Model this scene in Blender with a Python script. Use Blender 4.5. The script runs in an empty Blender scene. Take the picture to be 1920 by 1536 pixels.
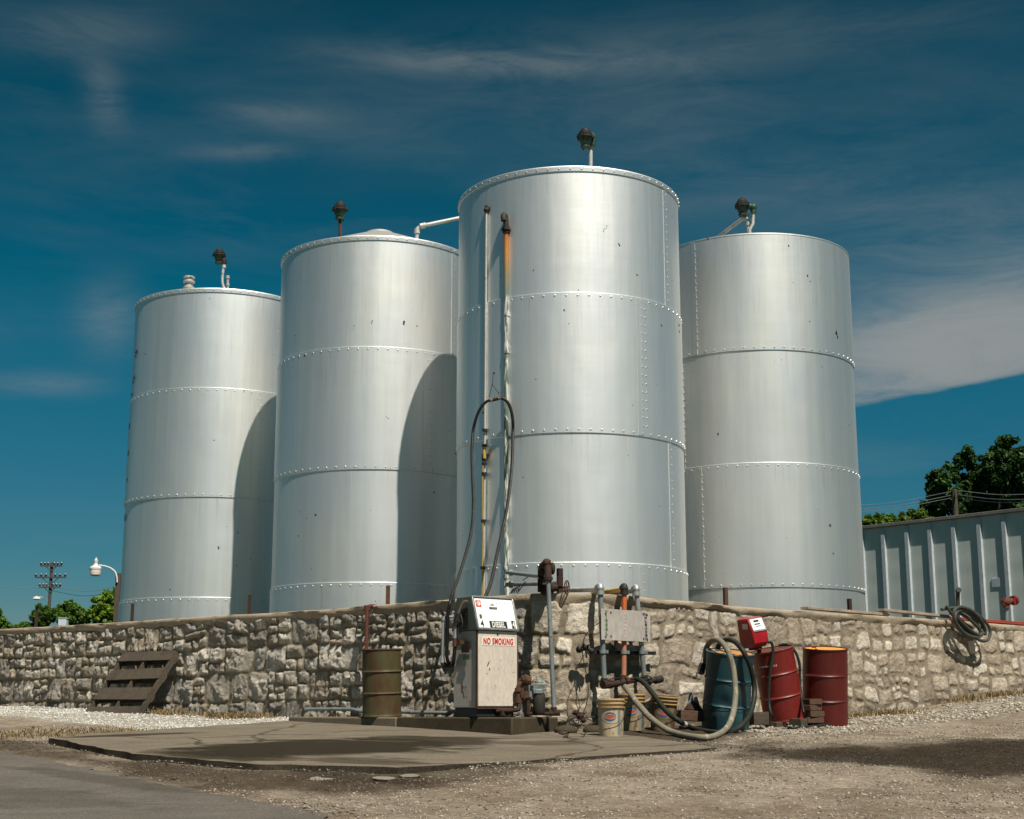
import bpy, bmesh, math, random
import numpy as np
from mathutils import Vector, Matrix
random.seed(7)
rng = np.random.default_rng(11)
SC = bpy.context.scene
COL = SC.collection
PI = math.pi
R_ = math.radians

# ------------------------------------------------------------------ camera model
F, PIT, EYE = 2725.2, R_(11.762), 1.5
CP, SP = math.cos(PIT), math.sin(PIT)

def ray(px, py):
    X = (px - 960) / F; u = (768 - py) / F
    return X, CP - SP * u, SP + CP * u
def at(px, py, Y):
    X, y, z = ray(px, py)
    t = Y / y
    return Vector((X * t, Y, EYE + z * t))

# ------------------------------------------------------------------ terrain
GY = [-400, -4, 0, 5, 10, 13.5, 17.3, 21, 26.5, 30, 36, 4000]
GZ = [-.3, -.05, 0, .33, .72, .965, 1.216, 1.375, 1.60, 1.66, 1.66, 1.66]
def sst(a, b, x):
    t = np.clip((x - a) / (b - a), 0, 1); return t * t * (3 - 2 * t)
def g(x, y):
    x = np.asarray(x, float); y = np.asarray(y, float)
    z = np.interp(y, GY, GZ)
    return z + .28 * sst(4.5, 9.5, x) * sst(17, 24, y)
def G(px, py):
    X, y, z = ray(px, py)
    lo, hi = .5, 60.
    f = lambda t: EYE + z * t - float(g(X * t, y * t))
    prev = .5
    t = .5
    while t < 60 and f(t) > 0: prev = t; t += .25
    lo, hi = prev, t
    for _ in range(40):
        m = (lo + hi) / 2
        if f(m) > 0: lo = m
        else: hi = m
    return Vector((X * lo, y * lo, EYE + z * lo))
def gz(x, y): return float(g(x, y))

# ------------------------------------------------------------------ noise
TAB = rng.random((256, 256))
def vn(x, y, s=0):
    x = np.asarray(x, float) + s * 17.31; y = np.asarray(y, float) + s * 7.77
    xi = np.floor(x).astype(int); yi = np.floor(y).astype(int)
    fx = x - xi; fy = y - yi
    fx = fx * fx * (3 - 2 * fx); fy = fy * fy * (3 - 2 * fy)
    a = TAB[xi & 255, yi & 255]; b = TAB[(xi + 1) & 255, yi & 255]
    c = TAB[xi & 255, (yi + 1) & 255]; d = TAB[(xi + 1) & 255, (yi + 1) & 255]
    return (a * (1 - fx) + b * fx) * (1 - fy) + (c * (1 - fx) + d * fx) * fy
def fbm(x, y, s=0, o=4):
    v = 0; a = .5; t = 0
    for k in range(o):
        v = v + a * vn(x * 2 ** k, y * 2 ** k, s + k * 3); t += a; a *= .5
    return v / t

# ------------------------------------------------------------------ materials
def nt(name):
    m = bpy.data.materials.new(name); m.use_nodes = True
    t = m.node_tree; b = t.nodes['Principled BSDF']
    return m, t, b
def N(t, typ, **kw):
    n = t.nodes.new(typ)
    for k, v in kw.items(): setattr(n, k, v)
    return n
def ramp(t, fac, stops):
    r = N(t, 'ShaderNodeValToRGB')
    e = r.color_ramp.elements
    while len(e) < len(stops): e.new(.5)
    for i, (p, c) in enumerate(stops):
        e[i].position = p; e[i].color = (*c, 1) if len(c) == 3 else c
    t.links.new(fac, r.inputs[0]); return r.outputs[0]
def noise(t, scale, detail=4, vec=None, rough=.6, dist=0):
    n = N(t, 'ShaderNodeTexNoise'); n.inputs['Scale'].default_value = scale
    n.inputs['Detail'].default_value = detail; n.inputs['Roughness'].default_value = rough
    n.inputs['Distortion'].default_value = dist
    if vec is not None: t.links.new(vec, n.inputs['Vector'])
    return n.outputs['Fac']
def coords(t, sc=(1, 1, 1), kind='Object', loc=(0, 0, 0)):
    c = N(t, 'ShaderNodeTexCoord'); m = N(t, 'ShaderNodeMapping')
    m.inputs['Scale'].default_value = sc; m.inputs['Location'].default_value = loc
    t.links.new(c.outputs[kind], m.inputs[0]); return m.outputs[0]
def mix(t, fac, a, b, mode='MIX'):
    m = N(t, 'ShaderNodeMix', data_type='RGBA', blend_type=mode)
    if isinstance(fac, (int, float)): m.inputs[0].default_value = fac
    else: t.links.new(fac, m.inputs[0])
    for i, v in ((6, a), (7, b)):
        if isinstance(v, tuple): m.inputs[i].default_value = (*v, 1)
        else: t.links.new(v, m.inputs[i])
    return m.outputs[2]
def math_(t, op, a, b=None, clamp=False):
    m = N(t, 'ShaderNodeMath', operation=op, use_clamp=clamp)
    for i, v in ((0, a), (1, b)):
        if v is None: continue
        if isinstance(v, (int, float)): m.inputs[i].default_value = v
        else: t.links.new(v, m.inputs[i])
    return m.outputs[0]
def bump(t, b, h, dist=.01, st=.6):
    n = N(t, 'ShaderNodeBump'); n.inputs['Distance'].default_value = dist; n.inputs['Strength'].default_value = st
    t.links.new(h, n.inputs['Height']); t.links.new(n.outputs[0], b.inputs['Normal'])

def worn(name, base, spot=(.12, .05, .02), amt=.35, metal=0., rough=.6, sc=8., bmp=.002, var=.25, edge=.04, loc=(0, 0, 0), dark=(.35, .33, .3)):
    """painted / metal surface with broad tone variation, dirt and rust spots"""
    m, t, b = nt(name)
    v = coords(t, (1, 1, .45), loc=loc)
    n1 = noise(t, sc * .35, 5, v); n2 = noise(t, sc, 7, v, .7); n3 = noise(t, sc * 5, 4, v)
    c = mix(t, ramp(t, n1, [(.3, (0, 0, 0)), (.75, (1, 1, 1))]), tuple(x * (1 - var) for x in base), tuple(min(1, x * (1 + var * .6)) for x in base))
    c = mix(t, ramp(t, n3, [(.35, (.0,) * 3), (.9, (.55,) * 3)]), c, tuple(x * d for x, d in zip(base, dark)))
    k = 1 - amt
    msk = ramp(t, n2, [(.30 + .45 * k, (0, 0, 0)), (min(.99, .30 + .45 * k + edge), (1, 1, 1))])
    c = mix(t, msk, c, spot)
    t.links.new(c, b.inputs['Base Color'])
    b.inputs['Metallic'].default_value = metal
    t.links.new(ramp(t, n2, [(.3, (rough - .08,) * 3), (.7, (min(1, rough + .2),) * 3)]), b.inputs['Roughness'])
    bump(t, b, math_(t, 'ADD', n3, n2), bmp, .5)
    return m

def plain(name, base, rough=.5, metal=0., var=.12, sc=30):
    m, t, b = nt(name)
    v = coords(t)
    n = noise(t, sc, 4, v)
    t.links.new(mix(t, n, tuple(x * (1 - var) for x in base), tuple(min(1, x * (1 + var)) for x in base)), b.inputs['Base Color'])
    b.inputs['Roughness'].default_value = rough; b.inputs['Metallic'].default_value = metal
    return m

def tank_mat(name, seed, tone):
    m, t, b = nt(name)
    o = (seed * 3.1, seed * 1.7, 0)
    c0 = N(t, 'ShaderNodeTexCoord'); sep = N(t, 'ShaderNodeSeparateXYZ'); t.links.new(c0.outputs['Object'], sep.inputs[0])
    v1 = coords(t, (3.2, 3.2, .10), loc=o); v2 = coords(t, (.9, .9, .45), loc=o); v3 = coords(t, (14, 14, .5), loc=o); v4 = coords(t, (1, 1, 1), loc=o)
    s1 = noise(t, 2.2, 6, v1, .65); s2 = noise(t, 1.0, 5, v2, .6, .4); s3 = noise(t, 2.5, 5, v3, .7); n4 = noise(t, 60, 3, v4)
    hi = tuple(x * 1.06 for x in tone); lo = tuple(x * .93 for x in tone)
    c = mix(t, ramp(t, s1, [(.3, (0, 0, 0)), (.7, (1, 1, 1))]), lo, hi)
    c = mix(t, ramp(t, s2, [(.35, (0, 0, 0)), (.7, (.8,) * 3)]), c, (tone[0] * .90, tone[1] * .93, tone[2] * 1.03))
    # brown run-off streaks, strongest on the top strake
    st = ramp(t, s3, [(.52, (0, 0, 0)), (.75, (1, 1, 1))])
    hz = N(t, 'ShaderNodeMapRange'); hz.inputs[1].default_value = 3.5; hz.inputs[2].default_value = 8.6
    hz.inputs[3].default_value = .08; hz.inputs[4].default_value = .42
    t.links.new(sep.outputs[2], hz.inputs[0])
    c = mix(t, math_(t, 'MULTIPLY', st, hz.outputs[0]), c, (tone[0] * .62, tone[1] * .60, tone[2] * .52))
    run = None
    for zr in (8.31 - .16, 6.23 - .16, 4.15 - .16, 2.11 - .16):
        a_ = N(t, 'ShaderNodeMapRange'); a_.inputs[1].default_value = zr - .75; a_.inputs[2].default_value = zr; t.links.new(sep.outputs[2], a_.inputs[0])
        a_ = math_(t, 'MULTIPLY', a_.outputs[0], math_(t, 'LESS_THAN', sep.outputs[2], zr)); run = a_ if run is None else math_(t, 'MAXIMUM', run, a_)
    s6 = noise(t, 3.2, 4, coords(t, (7, 7, .22), loc=(o[1], o[0], 3)), .7)
    run = math_(t, 'MULTIPLY', math_(t, 'MULTIPLY', run, ramp(t, s6, [(.55, (0,) * 3), (.72, (1,) * 3)])), .38)
    c = mix(t, run, c, (tone[0] * .50, tone[1] * .44, tone[2] * .34))
    # sparse rust specks
    sp = noise(t, 9, 2, v4, .5)
    c = mix(t, ramp(t, sp, [(.765, (0, 0, 0)), (.775, (1, 1, 1))]), c, (.10, .05, .03))
    t.links.new(c, b.inputs['Base Color'])
    b.inputs['Metallic'].default_value = .93
    t.links.new(ramp(t, s1, [(.25, (.485,) * 3), (.75, (.505,) * 3)]), b.inputs['Roughness'])
    nb = noise(t, .9, 3, v2); 
    n5 = noise(t, 1.3, 3, coords(t, (.6, .6, 3.), loc=o), .5)
    hh = math_(t, 'ADD', math_(t, 'ADD', math_(t, 'MULTIPLY', nb, .45), math_(t, 'MULTIPLY', n5, .06)), math_(t, 'MULTIPLY', n4, .012))
    bump(t, b, hh, .05, .55)
    return m

M = {}
M['tank_c'] = tank_mat('silver_paint_center', 1, (.92, .91, .86))
M['tank_r'] = tank_mat('silver_paint_right', 2, (.80, .80, .75))
M['tank_2'] = tank_mat('silver_paint_second', 3, (.87, .87, .82))
M['tank_1'] = tank_mat('silver_paint_left', 4, (.85, .865, .82))
M['seam'] = plain('seam_line', (.12, .10, .08), .8)
M['roof'] = plain('tank_roof_paint', (.36, .35, .33), .6, .3)
M['iron'] = worn('old_iron', (.032, .030, .024), (.07, .035, .018), .4, .3, .65, 14)
M['green_iron'] = worn('green_iron', (.018, .095, .052), (.03, .02, .012), .5, .1, .55, 16)
M['rust'] = worn('rust', (.11, .046, .022), (.05, .025, .015), .5, .1, .85, 14)
M['rust_dark'] = worn('dark_rust', (.038, .019, .012), (.075, .032, .017), .4, .1, .85, 14)
M['red_rust'] = worn('red_rust', (.13, .035, .02), (.05, .02, .012), .35, 0, .8, 14)
M['silver_pipe'] = worn('silver_pipe', (.58, .58, .54), (.16, .10, .06), .32, .35, .5, 12)
M['grey_pipe'] = worn('grey_pipe', (.24, .28, .28), (.10, .07, .05), .3, .25, .5, 12)
M['galv'] = worn('galvanised', (.42, .45, .45), (.20, .16, .12), .25, .5, .45, 12)
M['orange'] = worn('orange_pipe', (.62, .15, .035), (.36, .20, .12), .3, 0, .55, 12)
M['pale_orange'] = worn('faded_orange_pipe', (.50, .20, .12), (.20, .12, .09), .3, 0, .6, 12)
M['yellow'] = worn('yellow_pipe', (.60, .38, .05), (.16, .10, .05), .35, 0, .55, 12)
M['rubber'] = worn('black_rubber', (.014, .014, .012), (.028, .026, .02), .3, 0, .42, 10)
M['rubber_grey'] = worn('sun_bleached_hose', (.050, .056, .046), (.10, .10, .08), .3, 0, .6, 8)
M['rubber_green'] = worn('dark_green_rubber', (.022, .027, .022), (.055, .05, .04), .25, 0, .5, 8)
M['hose_grey'] = worn('dusty_hose', (.21, .19, .14), (.30, .27, .20), .4, 0, .75, 9)
M['white_enamel'] = worn('pump_white_enamel', (.70, .63, .54), (.12, .065, .04), .20, 0, .45, 7, var=.16, dark=(.45, .40, .35))
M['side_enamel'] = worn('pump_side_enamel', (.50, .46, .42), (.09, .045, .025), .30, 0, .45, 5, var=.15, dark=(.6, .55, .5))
M['dial'] = worn('pump_dial_white', (.84, .87, .85), (.5, .48, .42), .1, 0, .3, 6, var=.03, dark=(.85, .85, .85))
M['steel'] = worn('brushed_steel', (.50, .51, .48), (.18, .14, .10), .2, .8, .38, 9)
M['steel_dark'] = worn('dull_steel_side', (.20, .21, .19), (.09, .06, .04), .3, .6, .45, 9)
M['black'] = plain('black_paint', (.018, .018, .018), .5)
M['red_letters'] = plain('red_lettering', (.55, .02, .02), .5)
M['white_letters'] = worn('white_lettering', (.8, .79, .74), (.02, .02, .02), .2, 0, .5, 60)
M['black_letters'] = plain('black_lettering', (.02, .02, .02), .5)
M['green_letters'] = plain('green_lettering', (.05, .16, .04), .6)
M['pink_letters'] = worn('faded_red_lettering', (.68, .54, .49), (.42, .38, .34), .35, 0, .6, 30)
M['sticker'] = plain('pale_sticker', (.80, .74, .66), .5)
M['red_sticker'] = plain('red_sticker', (.62, .03, .02), .5)
M['gauge'] = plain('gauge_green', (.05, .09, .055), .4)
M['red_paint'] = worn('red_meter_paint', (.34, .008, .012), (.10, .02, .02), .15, 0, .32, 7, var=.1)
M['red_drum'] = worn('dark_red_drum', (.105, .008, .004), (.06, .02, .014), .25, 0, .42, 5, var=.12)
M['red_drum_b'] = worn('bright_red_drum', (.18, .012, .008), (.24, .09, .06), .22, 0, .40, 7, var=.15)
M['red_drum_edge'] = worn('drum_hoop_red', (.26, .03, .025), (.24, .13, .09), .3, 0, .45, 9)
M['teal_drum'] = worn('teal_drum', (.010, .058, .072), (.04, .052, .042), .42, 0, .45, 6, var=.3)
M['teal_edge'] = worn('drum_hoop_teal', (.035, .12, .155), (.16, .19, .17), .4, 0, .5, 9)
M['olive_drum'] = worn('olive_drum', (.085, .074, .026), (.065, .028, .010), .68, .1, .6, 5, var=.3, edge=.2)
M['lid_yellow'] = worn('yellow_lid', (.72, .32, .03), (.30, .13, .04), .25, 0, .5, 7)
M['lid_rust'] = worn('rusty_yellow_lid', (.50, .24, .07), (.24, .10, .04), .45, 0, .6, 7)
M['bucket'] = worn('bucket_cream', (.54, .44, .29), (.22, .15, .085), .36, 0, .55, 6, var=.16)
M['bucket_rim'] = worn('bucket_rim_tan', (.58, .36, .14), (.26, .15, .06), .3, 0, .5, 9)
M['bucket_mid'] = worn('bucket_grubby', (.36, .28, .16), (.13, .08, .045), .45, 0, .6, 6)
M['bucket_dirt'] = worn('bucket_dirty', (.22, .16, .085), (.10, .06, .035), .45, 0, .65, 6)
M['dark_tone'] = plain('dirty_oil', (.012, .010, .008), .15)
M['logo_blue'] = worn('logo_blue', (.05, .12, .28), (.5, .42, .28), .2, 0, .5, 20)
M['logo_red'] = worn('logo_red', (.50, .10, .06), (.5, .42, .28), .2, 0, .5, 20)
M['board_metal'] = worn('weathered_board', (.54, .49, .45), (.34, .25, .20), .35, .15, .5, 4, var=.14)
M['shed'] = None
M['shed_rib'] = worn('shed_rib_paint', (.54, .60, .63), (.56, .60, .62), .3, .15, .5, 3, var=.08)
M['shed_trim'] = worn('shed_trim', (.20, .19, .17), (.30, .28, .24), .3, 0, .7, 3)
M['insul'] = plain('insulator', (.03, .03, .03), .3)
M['lamp_white'] = plain('lamp_white', (.70, .68, .66), .35)
M['lamp_glass'] = plain('lamp_glass', (.75, .66, .60), .2)
M['tape'] = plain('black_tape', (.015, .015, .015), .5)
M['brass'] = worn('brass_clamp', (.55, .42, .30), (.2, .1, .05), .3, .8, .35, 20)
M['white_box'] = plain('white_box', (.55, .62, .68), .5)
M['red_board'] = worn('red_board', (.33, .05, .025), (.16, .08, .05), .35, 0, .7, 4)

for k_ in ('rubber', 'rubber_green'):
    M[k_].node_tree.nodes['Principled BSDF'].inputs['Specular IOR Level'].default_value = .22
def wood(name, base, dirt, sc=(1.2, 14, 14)):
    m, t, b = nt(name)
    v = coords(t, sc); n = noise(t, 3, 8, v, .7, .6); n2 = noise(t, 2.2, 4, coords(t))
    c = mix(t, ramp(t, n, [(.3, (0, 0, 0)), (.72, (1, 1, 1))]), dirt, base)
    c = mix(t, ramp(t, n2, [(.45, (0, 0, 0)), (.8, (.7,) * 3)]), c, tuple(x * .6 for x in dirt))
    t.links.new(c, b.inputs['Base Color']); b.inputs['Roughness'].default_value = .9
    bump(t, b, n, .004, .8)
    return m
M['wood_old'] = wood('weathered_wood', (.115, .090, .062), (.032, .024, .016))
M['wood_pale'] = wood('pale_plank', (.46, .37, .28), (.22, .17, .12))
M['wood_red'] = wood('stained_block', (.16, .085, .05), (.05, .025, .015))
M['pole_wood'] = wood('pole_wood', (.11, .09, .065), (.055, .042, .03), (14, 14, 1.2))

def shed_mat():
    m, t, b = nt('shed_paint')
    n = noise(t, .8, 5, coords(t)); s = noise(t, 2, 5, coords(t, (3, 3, .3)))
    c = mix(t, n, (.54, .60, .575), (.60, .65, .62)); c = mix(t, ramp(t, s, [(.5, (0,) * 3), (.8, (.5,) * 3)]), c, (.40, .45, .435))
    t.links.new(c, b.inputs['Base Color']); b.inputs['Roughness'].default_value = .6; b.inputs['Metallic'].default_value = .1
    w = N(t, 'ShaderNodeTexWave', wave_type='BANDS', bands_direction='Z'); w.inputs['Scale'].default_value = .42
    w.inputs['Distortion'].default_value = 2.5; w.inputs['Detail'].default_value = 2
    t.links.new(coords(t), w.inputs[0]); bump(t, b, w.outputs['Fac'], .01, .3)
    return m
M['shed'] = shed_mat()

def stone_mat():
    m, t, b = nt('rubble_masonry')
    a = N(t, 'ShaderNodeAttribute', attribute_name='tint'); k = N(t, 'ShaderNodeAttribute', attribute_name='stone')
    v = coords(t)
    n1 = noise(t, 9, 8, v, .7, .5); n2 = noise(t, 55, 6, v, .75); n3 = noise(t, 2.2, 5, v)
    vo = N(t, 'ShaderNodeTexVoronoi', feature='DISTANCE_TO_EDGE'); vo.inputs['Scale'].default_value = 9
    t.links.new(coords(t, (1, 1, 1.6)), vo.inputs[0])
    c = mix(t, 1., a.outputs['Color'], ramp(t, n1, [(.28, (.52, .50, .47)), (.55, (1, 1, 1)), (.8, (1.25, 1.22, 1.15))]), 'MULTIPLY')
    c = mix(t, 1., c, ramp(t, n2, [(.3, (.66, .65, .63)), (.62, (1.1, 1.1, 1.1))]), 'MULTIPLY')
    c = mix(t, 1., c, ramp(t, n3, [(.35, (.80, .79, .76)), (.65, (1.08, 1.07, 1.05))]), 'MULTIPLY')
    t.links.new(c, b.inputs['Base Color']); b.inputs['Roughness'].default_value = .95
    b.inputs['Specular IOR Level'].default_value = .2
    h = math_(t, 'ADD', math_(t, 'MULTIPLY', n1, 1.6), math_(t, 'MULTIPLY', n2, .7))
    hv = math_(t, 'MULTIPLY', math_(t, 'MINIMUM', vo.outputs['Distance'], .06), 5.)
    h = math_(t, 'ADD', h, math_(t, 'MULTIPLY', hv, k.outputs['Fac']))
    bump(t, b, h, .013, 1.)
    return m
M['stone'] = stone_mat()

def coping_mat():
    m, t, b = nt('coping_mortar')
    v = coords(t); n1 = noise(t, 3, 6, v); n2 = noise(t, 30, 6, v, .7)
    c = mix(t, n1, (.28, .22, .15), (.46, .38, .28)); c = mix(t, ramp(t, n2, [(.3, (.5,) * 3), (.6, (0,) * 3)]), c, (.2, .16, .11))
    t.links.new(c, b.inputs['Base Color']); b.inputs['Roughness'].default_value = .95
    bump(t, b, math_(t, 'ADD', n1, n2), .015, .9)
    return m
M['coping'] = coping_mat()

def ground_mat():
    m, t, b = nt('gravelly_dirt')
    a = N(t, 'ShaderNodeAttribute', attribute_name='tint')
    v = coords(t)
    n0 = noise(t, .7, 6, v, .6, .5); n1 = noise(t, 5, 7, v, .7); n2 = noise(t, 38, 6, v, .75)
    vo = N(t, 'ShaderNodeTexVoronoi'); vo.inputs['Scale'].default_value = 34; t.links.new(v, vo.inputs[0])
    c = mix(t, 1., a.outputs['Color'], ramp(t, n1, [(.3, (.72, .70, .67)), (.7, (1.18, 1.17, 1.15))]), 'MULTIPLY')
    c = mix(t, 1., c, ramp(t, n0, [(.35, (.78, .76, .74)), (.65, (1.1, 1.1, 1.1))]), 'MULTIPLY')
    c = mix(t, 1., c, ramp(t, n2, [(.34, (.66, .65, .63)), (.5, (1, 1, 1)), (.70, (1.22, 1.21, 1.19))]), 'MULTIPLY')
    sepc = N(t, 'ShaderNodeSeparateColor'); t.links.new(vo.outputs['Color'], sepc.inputs[0])
    c = mix(t, 1., c, ramp(t, sepc.outputs[0], [(0, (.8,) * 3), (.85, (1.05,) * 3), (1, (1.35, 1.34, 1.3))]), 'MULTIPLY')
    t.links.new(c, b.inputs['Base Color']); b.inputs['Roughness'].default_value = .95
    b.inputs['Specular IOR Level'].default_value = .02
    bump(t, b, math_(t, 'ADD', math_(t, 'MULTIPLY', n2, 1.), math_(t, 'MULTIPLY', vo.outputs['Distance'], -.8)), .02, .8)
    return m
M['ground'] = ground_mat()

def flat_mat(name, a, b_, sc, dark_ovals=(), fleck=.5, rough=.9, cracks=False):
    """sheet material in world metres; stains = list of (x, y, rx, ry, angle, strength)"""
    m, t, b = nt(name)
    v = coords(t); n1 = noise(t, sc, 6, v, .65); n2 = noise(t, 45, 5, v, .75); n3 = noise(t, 1.3, 5, coords(t, (1, 2.2, 1)), .6, .8)
    c = mix(t, n1, a, b_)
    c = mix(t, ramp(t, n3, [(.3, (.5,) * 3), (.62, (0,) * 3)]), c, tuple(x * .62 for x in a))
    c = mix(t, 1., c, ramp(t, n2, [(.3, (1 - fleck,) * 3), (.7, (1 + fleck * .4,) * 3)]), 'MULTIPLY')
    if cracks:
        vo = N(t, 'ShaderNodeTexVoronoi', feature='DISTANCE_TO_EDGE'); vo.inputs['Scale'].default_value = .33
        wv = N(t, 'ShaderNodeMapping'); cc_ = N(t, 'ShaderNodeTexCoord'); nz = N(t, 'ShaderNodeTexNoise'); nz.inputs['Scale'].default_value = 1.6; nz.inputs['Detail'].default_value = 6
        t.links.new(cc_.outputs['Object'], nz.inputs['Vector']); ad = N(t, 'ShaderNodeVectorMath', operation='ADD'); sc_ = N(t, 'ShaderNodeVectorMath', operation='SCALE'); sc_.inputs['Scale'].default_value = .6
        t.links.new(nz.outputs['Color'], sc_.inputs[0]); t.links.new(cc_.outputs['Object'], ad.inputs[0]); t.links.new(sc_.outputs[0], ad.inputs[1]); t.links.new(ad.outputs[0], vo.inputs['Vector'])
        c = mix(t, ramp(t, vo.outputs['Distance'], [(.004, (.8,) * 3), (.012, (0,) * 3)]), c, (.05, .04, .03))
    tot = None
    for (x, y, rx, ry, an, s) in dark_ovals:
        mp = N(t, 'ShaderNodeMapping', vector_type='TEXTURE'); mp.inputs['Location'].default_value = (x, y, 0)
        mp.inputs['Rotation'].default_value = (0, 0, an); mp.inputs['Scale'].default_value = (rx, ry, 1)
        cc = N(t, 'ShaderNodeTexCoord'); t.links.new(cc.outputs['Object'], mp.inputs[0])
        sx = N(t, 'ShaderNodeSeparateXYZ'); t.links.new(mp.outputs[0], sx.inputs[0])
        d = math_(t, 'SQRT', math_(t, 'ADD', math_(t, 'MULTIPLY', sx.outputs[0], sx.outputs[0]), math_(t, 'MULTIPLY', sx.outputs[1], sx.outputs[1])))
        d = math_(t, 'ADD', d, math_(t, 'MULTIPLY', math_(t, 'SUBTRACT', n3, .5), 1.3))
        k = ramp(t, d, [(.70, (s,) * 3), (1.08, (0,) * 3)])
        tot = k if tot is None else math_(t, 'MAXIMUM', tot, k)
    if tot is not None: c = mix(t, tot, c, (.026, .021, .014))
    t.links.new(c, b.inputs['Base Color']); b.inputs['Roughness'].default_value = rough
    b.inputs['Specular IOR Level'].default_value = .04
    bump(t, b, math_(t, 'ADD', n1, n2), .006, .8)
    return m

def attr_mat(name, rough=.9, trans=0.):
    m, t, b = nt(name)
    a = N(t, 'ShaderNodeAttribute', attribute_name='tint')
    c = mix(t, noise(t, 30, 3, coords(t)), tuple([.8] * 3), tuple([1.15] * 3))
    t.links.new(mix(t, 1., a.outputs['Color'], c, 'MULTIPLY'), b.inputs['Base Color'])
    b.inputs['Roughness'].default_value = rough
    b.inputs['Specular IOR Level'].default_value = .2
    if trans:
        out = t.nodes['Material Output']; tr = N(t, 'ShaderNodeBsdfTranslucent'); mx = N(t, 'ShaderNodeMixShader')
        t.links.new(a.outputs['Color'], tr.inputs[0]); mx.inputs[0].default_value = trans
        t.links.new(b.outputs[0], mx.inputs[1]); t.links.new(tr.outputs[0], mx.inputs[2]); t.links.new(mx.outputs[0], out.inputs[0])
    return m
M['leaves'] = attr_mat('foliage', .6, .25)
M['pebbles'] = attr_mat('pebbles', .9)
M['straw'] = attr_mat('dry_grass', .85, .15)

# ------------------------------------------------------------------ mesh builder
def frame_of(d):
    d = d.normalized()
    a = Vector((0, 0, 1)) if abs(d.z) < .9 else Vector((1, 0, 0))
    u = d.cross(a).normalized(); return u, d.cross(u).normalized()

def smooth_path(pts, n=8):
    pts = [Vector(p) for p in pts]
    if len(pts) < 3: return pts
    P = [pts[0] * 2 - pts[1]] + pts + [pts[-1] * 2 - pts[-2]]
    out = []
    for i in range(1, len(P) - 2):
        a, b, c, d = P[i - 1:i + 3]
        for k in range(n):
            t = k / n
            out.append(.5 * ((2 * b) + (c - a) * t + (2 * a - 5 * b + 4 * c - d) * t * t + (3 * b - a - 3 * c + d) * t ** 3))
    out.append(pts[-1]); return out

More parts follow.
